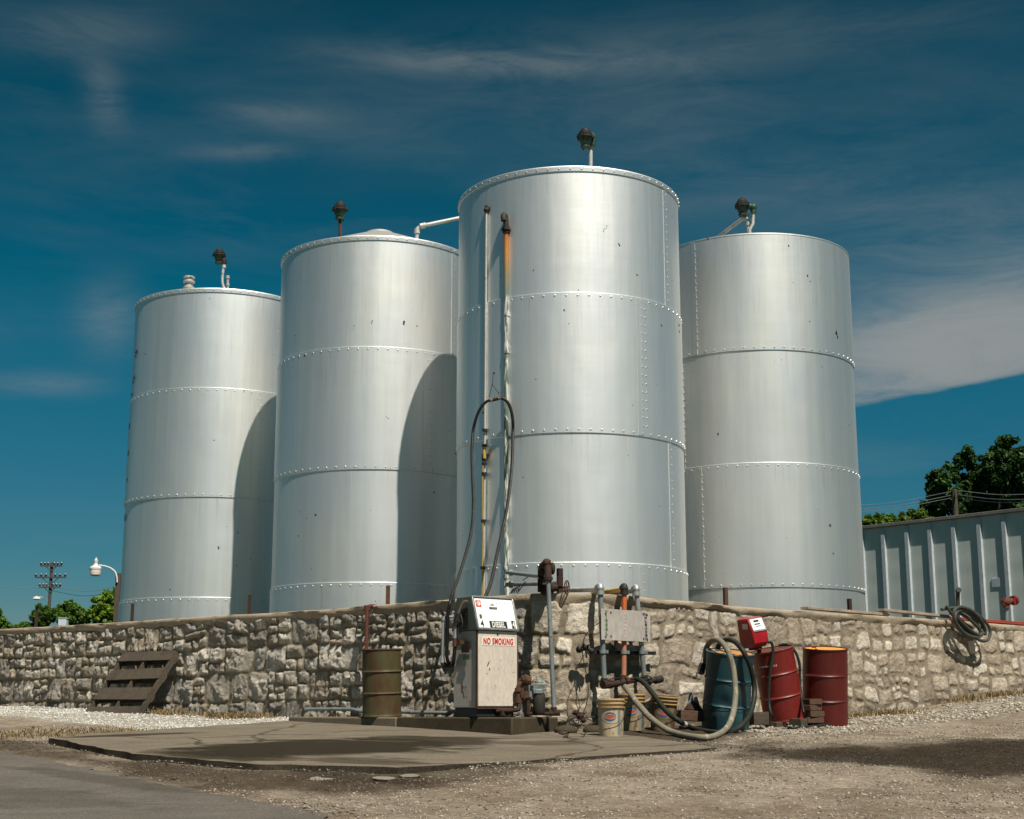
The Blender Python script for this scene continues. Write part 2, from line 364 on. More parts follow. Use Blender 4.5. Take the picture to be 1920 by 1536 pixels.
class MB:
    def __init__(s): s.v = []; s.f = []
    def add(s, vs, fs):
        o = len(s.v); s.v += [Vector(v) for v in vs]; s.f += [tuple(i + o for i in f) for f in fs]; return s
    def box(s, c, size, rot=None):
        c = Vector(c); hx, hy, hz = [q / 2 for q in size]
        vs = [Vector((x * hx, y * hy, z * hz)) for z in (-1, 1) for x, y in ((-1, -1), (1, -1), (1, 1), (-1, 1))]
        if rot is not None: vs = [rot @ v for v in vs]
        return s.add([v + c for v in vs], [(3, 2, 1, 0), (4, 5, 6, 7), (0, 1, 5, 4), (1, 2, 6, 5), (2, 3, 7, 6), (3, 0, 4, 7)])
    def tube(s, path, r, seg=12, caps=True, smooth=0):
        n0 = len(path)
        if smooth: path = smooth_path(path, smooth)
        path = [Vector(p) for p in path]; n = len(path)
        if isinstance(r, (list, tuple)) and len(r) != n: r = [float(q) for q in np.interp(np.linspace(0, len(r) - 1, n), range(len(r)), r)]
        rs = r if isinstance(r, (list, tuple)) else [r] * n
        T = []
        for i in range(n):
            d = path[min(i + 1, n - 1)] - path[max(i - 1, 0)]
            T.append(d.normalized() if d.length > 1e-9 else Vector((0, 0, 1)))
        u, w = frame_of(T[0]); vs = []
        for i in range(n):
            u = (u - T[i] * u.dot(T[i])).normalized(); w = T[i].cross(u)
            for k in range(seg):
                a = 2 * PI * k / seg; vs.append(path[i] + (u * math.cos(a) + w * math.sin(a)) * rs[i])
        fs = [(i * seg + k, i * seg + (k + 1) % seg, (i + 1) * seg + (k + 1) % seg, (i + 1) * seg + k) for i in range(n - 1) for k in range(seg)]
        if caps: fs += [tuple(range(seg))[::-1], tuple((n - 1) * seg + k for k in range(seg))]
        return s.add(vs, fs)
    def lathe(s, prof, c=(0, 0, 0), seg=24, rot=None, close=True):
        c = Vector(c); vs = []; n = len(prof)
        for r, z in prof:
            for k in range(seg):
                a = 2 * PI * k / seg; v = Vector((r * math.cos(a), r * math.sin(a), z))
                if rot is not None: v = rot @ v
                vs.append(v + c)
        fs = [(i * seg + k, i * seg + (k + 1) % seg, (i + 1) * seg + (k + 1) % seg, (i + 1) * seg + k) for i in range(n - 1) for k in range(seg)]
        if close: fs += [tuple(range(seg))[::-1], tuple((n - 1) * seg + k for k in range(seg))]
        return s.add(vs, fs)
    def ball(s, c, r, seg=12, sq=(1, 1, 1)):
        c = Vector(c); h = seg // 2
        vs = [c + Vector((0, 0, -r * sq[2]))]; 
        for i in range(1, h):
            p = -PI / 2 + PI * i / h
            for k in range(seg):
                a = 2 * PI * k / seg; vs.append(c + Vector((r * sq[0] * math.cos(p) * math.cos(a), r * sq[1] * math.cos(p) * math.sin(a), r * sq[2] * math.sin(p))))
        vs.append(c + Vector((0, 0, r * sq[2])))
        fs = [(0, 1 + (k + 1) % seg, 1 + k) for k in range(seg)]
        for i in range(h - 2):
            for k in range(seg): fs.append((1 + i * seg + k, 1 + i * seg + (k + 1) % seg, 1 + (i + 1) * seg + (k + 1) % seg, 1 + (i + 1) * seg + k))
        L = len(vs) - 1; o = 1 + (h - 2) * seg
        fs += [(o + k, o + (k + 1) % seg, L) for k in range(seg)]
        return s.add(vs, fs)
    def prism(s, poly, z0, z1):
        n = len(poly)
        vs = [Vector((x, y, z0)) for x, y in poly] + [Vector((x, y, z1)) for x, y in poly]
        return s.add(vs, [tuple(range(n))[::-1], tuple(range(n, 2 * n))] + [(i, (i + 1) % n, n + (i + 1) % n, n + i) for i in range(n)])
    def xf(s, m, start=0):
        for i in range(start, len(s.v)): s.v[i] = m @ s.v[i]
        return s
    def build(s, name, mat, parent=None, world=False, smooth=35, bev=0, solid=None):
        vs = s.v
        if world and parent is not None:
            inv = MW(parent).inverted(); vs = [inv @ v for v in vs]
        me = bpy.data.meshes.new(name); me.from_pydata([tuple(v) for v in vs], [], s.f)
        bm = bmesh.new(); bm.from_mesh(me); bmesh.ops.recalc_face_normals(bm, faces=bm.faces); bm.to_mesh(me); bm.free()
        return link(name, me, mat, parent, smooth, bev)

def split(b, name, mat, parent, **kw):
    """one part for every loose piece of the builder"""
    par = list(range(len(b.v)))
    def fd(i):
        while par[i] != i: par[i] = par[par[i]]; i = par[i]
        return i
    for f in b.f:
        for i in f[1:]: par[fd(i)] = fd(f[0])
    gr = {}
    for f in b.f: gr.setdefault(fd(f[0]), []).append(f)
    for fs in gr.values():
        ids = sorted({i for f in fs for i in f}); mp = {q: k for k, q in enumerate(ids)}; c = MB(); c.v = [b.v[i] for i in ids]; c.f = [tuple(mp[i] for i in f) for f in fs]
        c.build(name, mat, parent, **kw)
def MW(o):
    m = Matrix.LocRotScale(o.location, o.rotation_euler, o.scale)
    return (MW(o.parent) @ m) if o.parent else m
def link(name, me, mat, parent=None, smooth=35, bev=0):
    if mat is not None: me.materials.append(M[mat] if isinstance(mat, str) else mat)
    if smooth:
        for p in me.polygons: p.use_smooth = True
        me.set_sharp_from_angle(angle=R_(smooth))
    o = bpy.data.objects.new(name, me); COL.objects.link(o)
    if parent is not None: o.parent = parent
    if bev:
        b = o.modifiers.new('bevel', 'BEVEL'); b.width = bev; b.segments = 2; b.limit_method = 'ANGLE'; b.angle_limit = R_(40)
    return o
def tag(o, label=None, cat=None, group=None, kind=None):
    if label: o['label'] = label
    if cat: o['category'] = cat
    if group: o['group'] = group
    if kind: o['kind'] = kind
    return o
def thing(name, label, cat, loc=(0, 0, 0), rot=(0, 0, 0), group=None):
    o = bpy.data.objects.new(name, None); COL.objects.link(o); o.location = loc; o.rotation_euler = rot
    o.empty_display_size = .2
    return tag(o, label, cat, group)
def npmesh(name, V, Fq, tint=None, extra=None):
    """fast mesh from numpy arrays; Fq (n,k) face indices"""
    me = bpy.data.meshes.new(name); V = np.asarray(V, np.float32); Fq = np.asarray(Fq, np.int32)
    me.vertices.add(len(V)); me.vertices.foreach_set('co', V.ravel())
    k = Fq.shape[1]; me.loops.add(Fq.size); me.loops.foreach_set('vertex_index', Fq.ravel())
    me.polygons.add(len(Fq)); me.polygons.foreach_set('loop_start', np.arange(0, Fq.size, k, dtype=np.int32))
    me.update(calc_edges=True)
    if tint is not None:
        a = me.color_attributes.new('tint', 'FLOAT_COLOR', 'POINT')
        a.data.foreach_set('color', np.concatenate([tint, np.ones((len(tint), 1))], 1).astype(np.float32).ravel())
    if extra is not None:
        a = me.attributes.new('stone', 'FLOAT', 'POINT'); a.data.foreach_set('value', extra.astype(np.float32).ravel())
    me.validate(); return me
def grid_faces(nx, ny):
    i = np.arange((nx - 1) * (ny - 1)); a = (i // (ny - 1)) * ny + i % (ny - 1)
    return np.stack([a, a + ny, a + ny + 1, a + 1], 1)
def text(name, s, size, mtx, mat, parent, sx=1., depth=.0015, bold=.0, sp=1., fit=None):
    c = bpy.data.curves.new(name, 'FONT'); c.body = s; c.size = size; c.align_x = 'CENTER'; c.align_y = 'CENTER'
    c.extrude = depth; c.offset = bold; c.space_character = sp
    o = bpy.data.objects.new(name, c); COL.objects.link(o)
    bpy.context.view_layer.update()
    me = bpy.data.meshes.new_from_object(o.evaluated_get(bpy.context.evaluated_depsgraph_get()))
    bpy.data.objects.remove(o)
    if fit:     # stretch to an exact width and height, centred
        xs_ = [v.co.x for v in me.vertices]; ys_ = [v.co.y for v in me.vertices]
        w_, h_ = max(xs_) - min(xs_), max(ys_) - min(ys_)
        me.transform(Matrix.Translation((-(max(xs_) + min(xs_)) / 2, -(max(ys_) + min(ys_)) / 2, 0))); me.transform(Matrix.Diagonal((fit[0] / w_, fit[1] / h_, 1, 1)))
    else: me.transform(Matrix.Diagonal((sx, 1, 1, 1)))
    me.transform(mtx); me.name = name
    return link(name, me, mat, parent, 0)

# ------------------------------------------------------------------ world, sun, camera
SUN_AZ, SUN_EL = R_(27.5), R_(58.)
sun_dir = Vector((math.sin(SUN_AZ) * math.cos(SUN_EL), -math.cos(SUN_AZ) * math.cos(SUN_EL), math.sin(SUN_EL)))
L = bpy.data.lights.new('sun', 'SUN'); L.energy = 5.0; L.angle = R_(.55); L.color = (1., .93, .82)
so = bpy.data.objects.new('sun', L); COL.objects.link(so); so.rotation_euler = sun_dir.to_track_quat('Z', 'Y').to_euler(); so.location = (10, -20, 40)

def px_dir(px, py):
    X, y, z = ray(px, py); return math.atan2(X, y), math.atan2(z, math.hypot(X, y))
def make_world():
    w = bpy.data.worlds.new('World'); SC.world = w; w.use_nodes = True; t = w.node_tree
    bg = t.nodes['Background']; sky = N(t, 'ShaderNodeTexSky', sky_type='NISHITA'); sky.sun_disc = False
    sky.sun_elevation = SUN_EL; sky.sun_rotation = R_(180) - SUN_AZ; sky.air_density = 1.; sky.dust_density = .4; sky.ozone_density = 2.5
    tc = N(t, 'ShaderNodeTexCoord'); s = N(t, 'ShaderNodeSeparateXYZ'); t.links.new(tc.outputs['Generated'], s.inputs[0])
    az = math_(t, 'ARCTAN2', s.outputs[0], s.outputs[1]); el = math_(t, 'ARCSINE', s.outputs[2])
    cb = N(t, 'ShaderNodeCombineXYZ'); t.links.new(az, cb.inputs[0]); t.links.new(el, cb.inputs[1])
    base = mix(t, 1., sky.outputs[0], ramp(t, el, [(.0, (.44, .48, .50)), (.10, (.16, .45, .50)), (.26, (.01, .49, .51)), (.46, (.02, .36, .35)), (.62, (.04, .16, .15)), (1., (.04, .13, .12))]), 'MULTIPLY')
    def mapped(rot, sc, loc=(0, 0, 0)):
        m = N(t, 'ShaderNodeMapping'); m.inputs['Rotation'].default_value = (0, 0, rot); m.inputs['Scale'].default_value = sc
        m.inputs['Location'].default_value = loc; t.links.new(cb.outputs[0], m.inputs[0]); return m.outputs[0]
    nA = noise(t, 3.2, 9, mapped(R_(-6), (1.1, 5.5, 1), (3, 1, 0)), .62, .45)
    nB = noise(t, 2.0, 5, mapped(R_(4), (1.2, 2.4, 1), (7, 2, 0)), .55, .4)
    nC = noise(t, 8, 12, mapped(R_(-9), (1., 4.5, 1), (1, 4, 0)), .72, .7)
    wis = math_(t, 'MULTIPLY', ramp(t, nA, [(.44, (0,) * 3), (.80, (1,) * 3)]), ramp(t, nB, [(.38, (0,) * 3), (.68, (1,) * 3)]))
    tot = math_(t, 'MULTIPLY', math_(t, 'MULTIPLY', wis, .20), ramp(t, el, [(.40, (1,) * 3), (.60, (.25,) * 3)]))
    # cloud streaks where the photo has them: px, py, half-width, half-height (px), rotation, strength, softness
    for (px, py, rx, ry, an, st) in ((960, 118, 330, 26, -1, .36), (1060, 135, 420, 75, -3, .09), (1850, 640, 350, 100, 9, 2.8), (1760, 470, 330, 110, 6, .20),
                                     (1500, 350, 420, 90, -5, .12), (470, 285, 110, 16, 4, .24), (520, 215, 110, 20, 0, .17), (195, 180, 38, 60, 20, .26),
                                     (205, 600, 60, 70, 0, .32), (80, 720, 110, 22, 3, .24), (700, 230, 420, 110, 3, .07), (1500, 60, 500, 60, -2, .10),
                                     (140, 60, 200, 50, 8, .16), (1250, 230, 260, 80, 6, .10)):
        a, e = px_dir(px, py)
        m = N(t, 'ShaderNodeMapping', vector_type='TEXTURE'); m.inputs['Location'].default_value = (a, e, 0)
        m.inputs['Rotation'].default_value = (0, 0, R_(an)); m.inputs['Scale'].default_value = (rx / F, ry / F, 1)
        t.links.new(cb.outputs[0], m.inputs[0]); q = N(t, 'ShaderNodeSeparateXYZ'); t.links.new(m.outputs[0], q.inputs[0])
        d = math_(t, 'ADD', math_(t, 'MULTIPLY', q.outputs[0], q.outputs[0]), math_(t, 'MULTIPLY', q.outputs[1], q.outputs[1]))
        d = math_(t, 'POWER', 2.718, math_(t, 'MULTIPLY', d, -1.3))
        k = math_(t, 'MULTIPLY', math_(t, 'MULTIPLY', d, st), ramp(t, nC, [(.30, (.15,) * 3), (.72, (1.5,) * 3)]))
        if py == 640:   # sharp lower edge of the big bank
            k = math_(t, 'MULTIPLY', k, ramp(t, math_(t, 'ADD', q.outputs[1], math_(t, 'MULTIPLY', nA, .35)), [(.0, (0,) * 3), (.02, (0,) * 3), (.45, (1,) * 3)]) if False else
                      N_edge(t, q.outputs[1], nA))
        tot = math_(t, 'ADD', tot, k)
    tot = math_(t, 'SUBTRACT', 1., math_(t, 'POWER', 2.718, math_(t, 'MULTIPLY', tot, -1.15)))
    cloud = mix(t, tot, base, (3.7, 4.0, 4.0))
    t.links.new(cloud, bg.inputs[0]); bg.inputs[1].default_value = .062
def N_edge(t, y, nz):
    a = math_(t, 'ADD', y, math_(t, 'MULTIPLY', math_(t, 'SUBTRACT', nz, .5), .5))
    m = N(t, 'ShaderNodeMapRange', interpolation_type='SMOOTHSTEP'); m.inputs[1].default_value = -.74; m.inputs[2].default_value = -.60
    t.links.new(a, m.inputs[0]); return m.outputs[0]
make_world()

cam = bpy.data.cameras.new('camera'); cam.sensor_fit = 'HORIZONTAL'; cam.sensor_width = 36; cam.lens = 36 * F / 1920
cam.clip_end = 6000; cam.clip_start = .1
co = bpy.data.objects.new('camera', cam); COL.objects.link(co); co.location = (0, 0, EYE); co.rotation_euler = (R_(90) + PIT, 0, 0)
SC.camera = co
SC.cycles.pixel_filter_width = 1.15
SC.view_settings.view_transform = 'Standard'; SC.view_settings.look = 'None'; SC.view_settings.exposure = .28; SC.view_settings.gamma = 1

# ------------------------------------------------------------------ wall plan
WL0, WC, WR0 = Vector((0.02, 18.86)), Vector((.68, 18.29)), Vector((1.38, 18.96))
DL, DR = Vector((-.755, .656)).normalized(), Vector((.751, .661)).normalized()
NL_, NR_ = Vector((-DL.y * -1, 0)), None
NL_ = Vector((-DL.y, DL.x)); NL_ = NL_ if NL_.y < 0 else -NL_
NR_ = Vector((-DR.y, DR.x)); NR_ = NR_ if NR_.y < 0 else -NR_
def wallpt(px, py, off=0., side=None):
    """point at pixel on the vertical plane of a wing, 'off' metres in front of its face"""
    X, y, z = ray(px, py)
    if side is None: side = 'L' if px < 985 else ('R' if px > 1112 else 'C')
    if side == 'C':
        n, p = Vector((0, -1)), Vector((.7, 18.62))
    elif side == 'L': n, p = NL_, WL0
    else: n, p = NR_, WR0
    q = p + n * off
    t = q.dot(n) / (X * n.x + y * n.y)
    return Vector((X * t, y * t, EYE + z * t))
TOPL = [(-700, 1232), (13, 1179), (210, 1168), (296, 1162), (411, 1154), (560, 1146), (780, 1129), (900, 1120), (975, 1114)]
TOPR = [(1120, 1114), (1180, 1117), (1240, 1124), (1300, 1128), (1418, 1140), (1507, 1146), (1560, 1150), (1662, 1155), (1787, 1163), (1907, 1173), (2300, 1203)]
tl = sorted([((wallpt(a, b, 0, 'L').xy - WL0).dot(DL), wallpt(a, b, 0, 'L').z) for a, b in TOPL])
tr = sorted([((wallpt(a, b, 0, 'R').xy - WR0).dot(DR), wallpt(a, b, 0, 'R').z) for a, b in TOPR])
LL, LR = 15.5, 13.0
def build_wall():
    root = thing('stone_wall', 'long waist to chest high rubble stone wall with a smooth mortar cap, its corner toward the pump', 'wall', (.68, 18.6, gz(.68, 18.6)))
    ds = .0155
    pts = []; nor = []
    sL = np.arange(LL, 0, -ds)
    for s in sL: pts.append(WL0 + DL * s); nor.append(NL_)
    nb = 110
    for k in range(nb + 1):
        t = k / nb; p = WL0 * (1 - t) ** 2 + WC * 2 * t * (1 - t) + WR0 * t * t
        d = (WC - WL0) * (1 - t) + (WR0 - WC) * t; n = Vector((d.y, -d.x)).normalized(); pts.append(p); nor.append(n)
    for s in np.arange(ds, LR, ds): pts.append(WR0 + DR * s); nor.append(NR_)
    P = np.array([(p.x, p.y) for p in pts]); NN = np.array([(n.x, n.y) for n in nor])
    seg = np.hypot(*np.diff(P, axis=0).T); S = np.concatenate([[0], np.cumsum(seg)])
    iL, iR = len(sL), len(sL) + nb
    top = np.zeros(len(P))
    top[:iL] = np.interp(sL, [a for a, b in tl], [b for a, b in tl]); top[iR:] = np.interp(S[iR:] - S[iR], [a for a, b in tr], [b for a, b in tr])
    top[iL:iR] = np.interp(np.arange(iL, iR), [iL, (iL + iR) / 2, iR], [top[iL - 1], top[iL - 1] + .005, top[iR]])
    zb = .75; nz = 128
    H = top.max() - zb
    V = np.linspace(0, 1, nz)
    capH = .05
    wob = (fbm(S * 1.1, S * 0 + 3, 9) - .5) * .05
    Z = zb + V[None, :] * (top - capH + wob - zb)[:, None]
    SS = np.repeat(S[:, None], nz, 1)
    sC = S[iL]; sCr = S[iR]
    side = sst(sC + .3, sC + 1.0, SS)          # 0 left wing, 1 right wing
    ww = (fbm(SS * .9, Z * .9, 2, 2) - .5)
    s2 = SS + (fbm(SS * 4, Z * 4, 3) - .5) * .07 + (fbm(SS * 26, Z * 26, 4) - .5) * .014
    s2 = s2 + side * (fbm(SS * 2.2, Z * 2.6, 23, 2) - .5) * .20
    z2 = Z + side * (fbm(SS * 2.0, Z * 2.4, 24, 2) - .5) * .16 + ww * .12 + (fbm(SS * 4, Z * 4, 5) - .5) * .06 + (fbm(SS * 26, Z * 26, 6) - .5) * .014
    disp = (fbm(SS * 8, Z * 8, 7) - .5) * .016 - .010 + side * .008
    msk = np.zeros_like(SS)
    mort = np.array([.30, .255, .185])[None, None] * (.8 + .4 * fbm(SS * 3, Z * 3, 8))[..., None]
    mort = mort * (1 - side[..., None]) + np.array([.33, .28, .215])[None, None] * (.85 + .3 * fbm(SS * 3, Z * 3, 8))[..., None] * side[..., None]
    tint = mort.copy()
    rr = random.Random(5)
    rects = []
    def split(x0, x1, y0, y1, big):
        w, h = x1 - x0, y1 - y0
        if (w > .46 * big and rr.random() < .93) or (w > 1.9 * h and rr.random() < .75 and w > .24):
            m = x0 + w * rr.uniform(.36, .64); split(x0, m, y0, y1, big); split(m, x1, y0, y1, big); return
        if (h > .34 * big and rr.random() < .93) or (h > .24 and rr.random() < .42) or (h > 1.5 * w and h > .2 and rr.random() < .6):
            m = y0 + h * rr.uniform(.36, .64); split(x0, x1, y0, m, big); split(x0, x1, m, y1, big); return
        rects.append((x0, x1, y0, y1))
    z = zb - .1
    while z < top.max() + .1:
        h = rr.uniform(.30, .46); x = 0.
        x = -rr.random() * .4
        while x < S[-1]:
            w = rr.uniform(.35, .95)
            corner = sC - .1 < x + w / 2 < sCr + .1
            if corner: w = rr.uniform(.45, .62)
            split(x, x + w, z, z + h, 1.5 if corner else rr.choice((1.15, 1.45, 1.8) if x > sCr else (1.0, 1.25, 1.55))); x += w
        z += h
    zmin = zb
    for (x0, x1, y0, y1) in rects:
        cx, cy = (x0 + x1) / 2, (y0 + y1) / 2
        right = cx > sC + .15
        i0 = np.searchsorted(S, x0 - .24); i1 = np.searchsorted(S, x1 + .24)
        if i1 <= i0 + 1: continue
        a = s2[i0:i1]; b = z2[i0:i1]
        hx, hy = (x1 - x0) / 2, (y1 - y0) / 2
        if right:
            sh = .014 + rr.random() * .026; r = min(hx, hy) * rr.uniform(.15, .5)
        else:
            sh = .008 + rr.random() * .012; r = min(hx, hy) * rr.uniform(.05, .25)
        hx -= sh; hy -= sh; r = min(r, hx * .95, hy * .95)
        if hx < .02 or hy < .02: continue
        an = rr.gauss(0, .06 if right else .04); ca, sa = math.cos(an), math.sin(an)
        u = (a - cx) * ca + (b - cy) * sa; v = -(a - cx) * sa + (b - cy) * ca
        qx = np.abs(u) - (hx - r); qy = np.abs(v) - (hy - r)
        d = r - np.hypot(np.maximum(qx, 0), np.maximum(qy, 0)) - np.minimum(np.maximum(qx, qy), 0)
        for _ in range(4 if right else 3):      # chipped corners
            t_ = rr.uniform(0, 2 * PI); lim = (abs(math.cos(t_)) * hx + abs(math.sin(t_)) * hy) * rr.uniform(.78, 1.04)
            d = np.minimum(d, lim - (u * math.cos(t_) + v * math.sin(t_)))
        d = d + (fbm(a * 24, b * 24, 17, 3) - .5) * .018
        m = d > 0
        if not m.any(): continue
        prot = rr.uniform(.007, .015) if right else rr.uniform(.014, .042)
        if sC - .3 < cx < sC + 1.0: prot = rr.uniform(.010, .024)
        edge = 1 - np.exp(-d / (.006 if right else .009))
        sd_ = rr.randrange(200)
        f = None
        for _ in range(3):
            t_ = rr.uniform(0, 2 * PI); sl = rr.uniform(.0, .07) if right else rr.uniform(.05, .42)
            pl = prot * rr.uniform(.85, 1.3) - sl * (u * math.cos(t_) + v * math.sin(t_))
            f = pl if f is None else np.minimum(f, pl)
        # broken rock face: angular steps plus ridges
        stp = fbm(a * 7 + 3, b * 9, sd_, 3); stp = np.floor(stp * 9 + (a * math.cos(sd_) + b * math.sin(sd_)) * 4) 
        stp = (np.sin(stp * 12.9898) * 43758.5453) % 1.
        rid = np.abs(2 * fbm(a * 9, b * 9, sd_ + 5, 4) - 1)
        f = f + (stp - .5) * (.020 if not right else .008) - rid * (.058 if not right else .016) + (.015 if not right else .006) + (fbm(a * 34, b * 34, 13, 3) - .5) * (.026 if not right else .016)
        hgt = np.maximum(f, .003 - .012 * rid) * edge
        reg = disp[i0:i1]; k = edge
        reg[m] = (reg * (1 - k) + hgt * 1. )[m]
        msk[i0:i1][m] = np.minimum(1, d / .012)[m]
        c = np.array(rr.choice([(.52, .48, .43), (.41, .38, .335), (.62, .58, .52), (.33, .305, .275), (.42, .37, .305), (.47, .45, .42)] if not right else
                               [(.68, .62, .53), (.58, .51, .42), (.48, .41, .33), (.74, .68, .59), (.60, .55, .48), (.42, .36, .29)])) * rr.uniform(.85, 1.12)
        kk = np.minimum(1, d / .014)[..., None]
        tt = tint[i0:i1]; tt[m] = (tt * (1 - kk) + c * kk)[m]
    # earth splashed on the lowest courses
    gl = g(P[:, 0], P[:, 1])
    low = 1 - sst(.0, .28, Z - gl[:, None] + (fbm(SS * 3, Z * 3, 15) - .5) * .2)
    tint = tint * (1 - .35 * low[..., None])
    X = P[:, 0][:, None] + NN[:, 0][:, None] * disp; Y = P[:, 1][:, None] + NN[:, 1][:, None] * disp
    Vv = np.stack([X, Y, Z], -1).reshape(-1, 3)
    rl = np.array(root.location)
    me = npmesh('masonry', Vv - rl, grid_faces(len(P), nz), tint.reshape(-1, 3), msk.ravel())
    o = link('masonry', me, 'stone', root, 0)
    # coping with an uneven rounded section, also closes the back of the wall
    st = 4; idx = np.arange(0, len(P), st); Pc = P[idx]; Nc = NN[idx]; Sc = S[idx]; Tc = top[idx]
    T = .42
    prof = [(-.004, -.125, .6), (.022, -.085, 1), (.036, -.055, 1), (.036, -.022, 1), (.03, -.008, .8), (-.02, 0, .8), (-.12, .006, .8), (-.24, .004, .8), (-.36, -.006, .8), (-.42, -.03, .6), (-.45, -.1, .3), (-.45, -1.6, 0)]
    vs = []
    for j, (o_, z_, w_) in enumerate(prof):
        nn = (fbm(Sc * 2.3 + j * .3, Sc * 0 + j * .5, 21) - .5); n2 = (fbm(Sc * 9, Sc * 0 + j * .9, 22) - .5)
        off = o_ + w_ * (nn * .055 + n2 * .02); dz = z_ + w_ * (nn * .018 + n2 * .008) + max(0, 2 - j) * ((fbm(Sc * 2.6, Sc * 0, 25) - .5) * .07 + (fbm(Sc * 11, Sc * 0, 26) - .5) * .03) + (wob[idx] if j == 0 else 0)
        vs.append(np.stack([Pc[:, 0] + Nc[:, 0] * off, Pc[:, 1] + Nc[:, 1] * off, Tc + dz], 1))
    vs = np.stack(vs, 1).reshape(-1, 3)
    me = npmesh('coping', vs - rl, grid_faces(len(idx), len(prof)))
    o = link('coping', me, 'coping', root, 60)
    return root
build_wall()

# ------------------------------------------------------------------ ground, road, pad
def poly_sd(poly, x, y):
    """signed distance, positive inside"""
    x = np.asarray(x, float); y = np.asarray(y, float); d = np.full(x.shape, 1e9); ins = np.zeros(x.shape, bool)
    n = len(poly)
    for i in range(n):
        x0, y0 = poly[i]; x1, y1 = poly[(i + 1) % n]; ex, ey = x1 - x0, y1 - y0
        t = np.clip(((x - x0) * ex + (y - y0) * ey) / (ex * ex + ey * ey), 0, 1)
        d = np.minimum(d, np.hypot(x - x0 - t * ex, y - y0 - t * ey))
        c = (y0 > y) != (y1 > y)
        with np.errstate(divide='ignore', invalid='ignore'):
            xx = x0 + (y - y0) * ex / (ey if ey != 0 else 1e-12)
        ins ^= c & (x < xx)
    return np.where(ins, d, -d)
def P2(px, py): p = G(px, py); return (p.x, p.y)
isl_c = Vector(P2(960, 1381)); isl_l = Vector(P2(540, 1358)); isl_r = Vector(P2(1045, 1371))
PAD = [P2(88, 1391), P2(250, 1421), P2(470, 1441), P2(740, 1447), P2(1060, 1424), P2(1345, 1404), (isl_r.x + .25, isl_r.y + .1), tuple(isl_c + Vector((.05, .25))), tuple(isl_l + Vector((.2, .3))), P2(530, 1358)]
ROAD = [P2(-60, 1405), P2(90, 1428), P2(200, 1447), P2(330, 1475), P2(450, 1500), P2(600, 1530), (-1.0, 8.2), (-.6, 5.), (0, 0), (1, -8), (-60, -8), (-60, 26), (-14, 16.2)]
GRAV = [P2(-150, 1322), P2(120, 1326), P2(330, 1331), P2(470, 1333), P2(560, 1352), P2(430, 1368), P2(280, 1372), P2(120, 1352), P2(10, 1345), P2(-150, 1342)]
GRAV2 = [P2(1395, 1352), P2(1480, 1352), P2(1600, 1347), P2(1760, 1325), P2(1960, 1300), P2(1960, 1325), P2(1800, 1352), P2(1600, 1376), P2(1420, 1382)]
xs = np.concatenate([-np.geomspace(2500, 14.3, 30), np.arange(-14, 14, .085), np.geomspace(14.3, 2500, 30)])
ys = np.concatenate([-np.geomspace(2500, 1.3, 26), np.arange(-1, 9, .25), np.arange(9, 27.5, .075), np.geomspace(27.8, 3500, 40)])
XX, YY = np.meshgrid(xs, ys, indexing='ij')
ZZ = g(XX, YY)
sp_, sr_ = poly_sd(PAD, XX, YY), poly_sd(ROAD, XX, YY)
fine = (np.abs(XX) < 14) & (YY > 8.9) & (YY < 27.5)
nz_ = (fbm(XX * .8, YY * .8, 31) - .5) * .10 + (fbm(XX * 4, YY * 4, 32) - .5) * .035 + (fbm(XX * 11, YY * 11, 35, 2) - .5) * .012
out = 1 - sst(-.5, .02, np.maximum(sp_, sr_))
ZZ = ZZ + np.where(fine, nz_ * (.25 + .75 * out), 0) - .05 * sst(-.01, .12, np.maximum(sp_, sr_)) - .015 * sst(-.3, 0, sp_)
# tints: tan dust, dark tone, white gravel
tan = np.array([.285, .248, .203]); dark_tone = np.array([.036, .029, .020]); wht = np.array([.44, .43, .39]); strw = np.array([.24, .16, .08]); brn = np.array([.15, .115, .08])
T3 = np.broadcast_to(tan, XX.shape + (3,)).copy()
def lay(c, k):
    global T3
    k = np.clip(k, 0, 1)[..., None]; T3 = T3 * (1 - k) + c * k
wv = fbm(XX * 1.7, YY * 1.7, 33); wv2 = fbm(XX * 5, YY * 5, 34)
lay(brn, sst(.50, .70, wv) * .5)
# dark dirt along the road / pad edge on the left
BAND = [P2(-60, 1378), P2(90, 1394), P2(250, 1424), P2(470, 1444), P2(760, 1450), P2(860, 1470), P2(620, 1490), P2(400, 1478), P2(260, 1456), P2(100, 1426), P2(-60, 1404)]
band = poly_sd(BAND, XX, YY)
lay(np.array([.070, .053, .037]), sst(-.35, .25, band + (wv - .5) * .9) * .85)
# darker bank to the right, and oily dirt beside the buckets
DARK_BANK = [P2(1330, 1400), P2(1500, 1403), P2(1700, 1396), P2(1900, 1392), P2(2050, 1385), P2(2050, 1450), P2(1850, 1452), P2(1700, 1440), P2(1520, 1428), P2(1400, 1418)]
a1 = poly_sd(DARK_BANK, XX, YY)
lay(dark_tone, sst(-.45, .35, a1 + (wv - .5) * 1.1) * .93)
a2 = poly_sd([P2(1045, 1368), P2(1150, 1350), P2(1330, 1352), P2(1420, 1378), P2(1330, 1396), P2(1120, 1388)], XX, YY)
lay(dark_tone * 1.2, sst(-.25, .25, a2 + (wv - .5) * .5) * .85)
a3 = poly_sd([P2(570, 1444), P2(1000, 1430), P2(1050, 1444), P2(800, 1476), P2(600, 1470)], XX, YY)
lay(dark_tone * 1.3, sst(-.2, .25, a3 + (wv2 - .5) * .7) * .7)
gr1 = poly_sd(GRAV, XX, YY); lay(wht, sst(-.2, .2, gr1 + (wv2 - .5) * .5) * .8)
gr2 = poly_sd(GRAV2, XX, YY); lay(wht * .8, sst(-.3, .3, gr2 + (wv2 - .5) * .6) * .42)
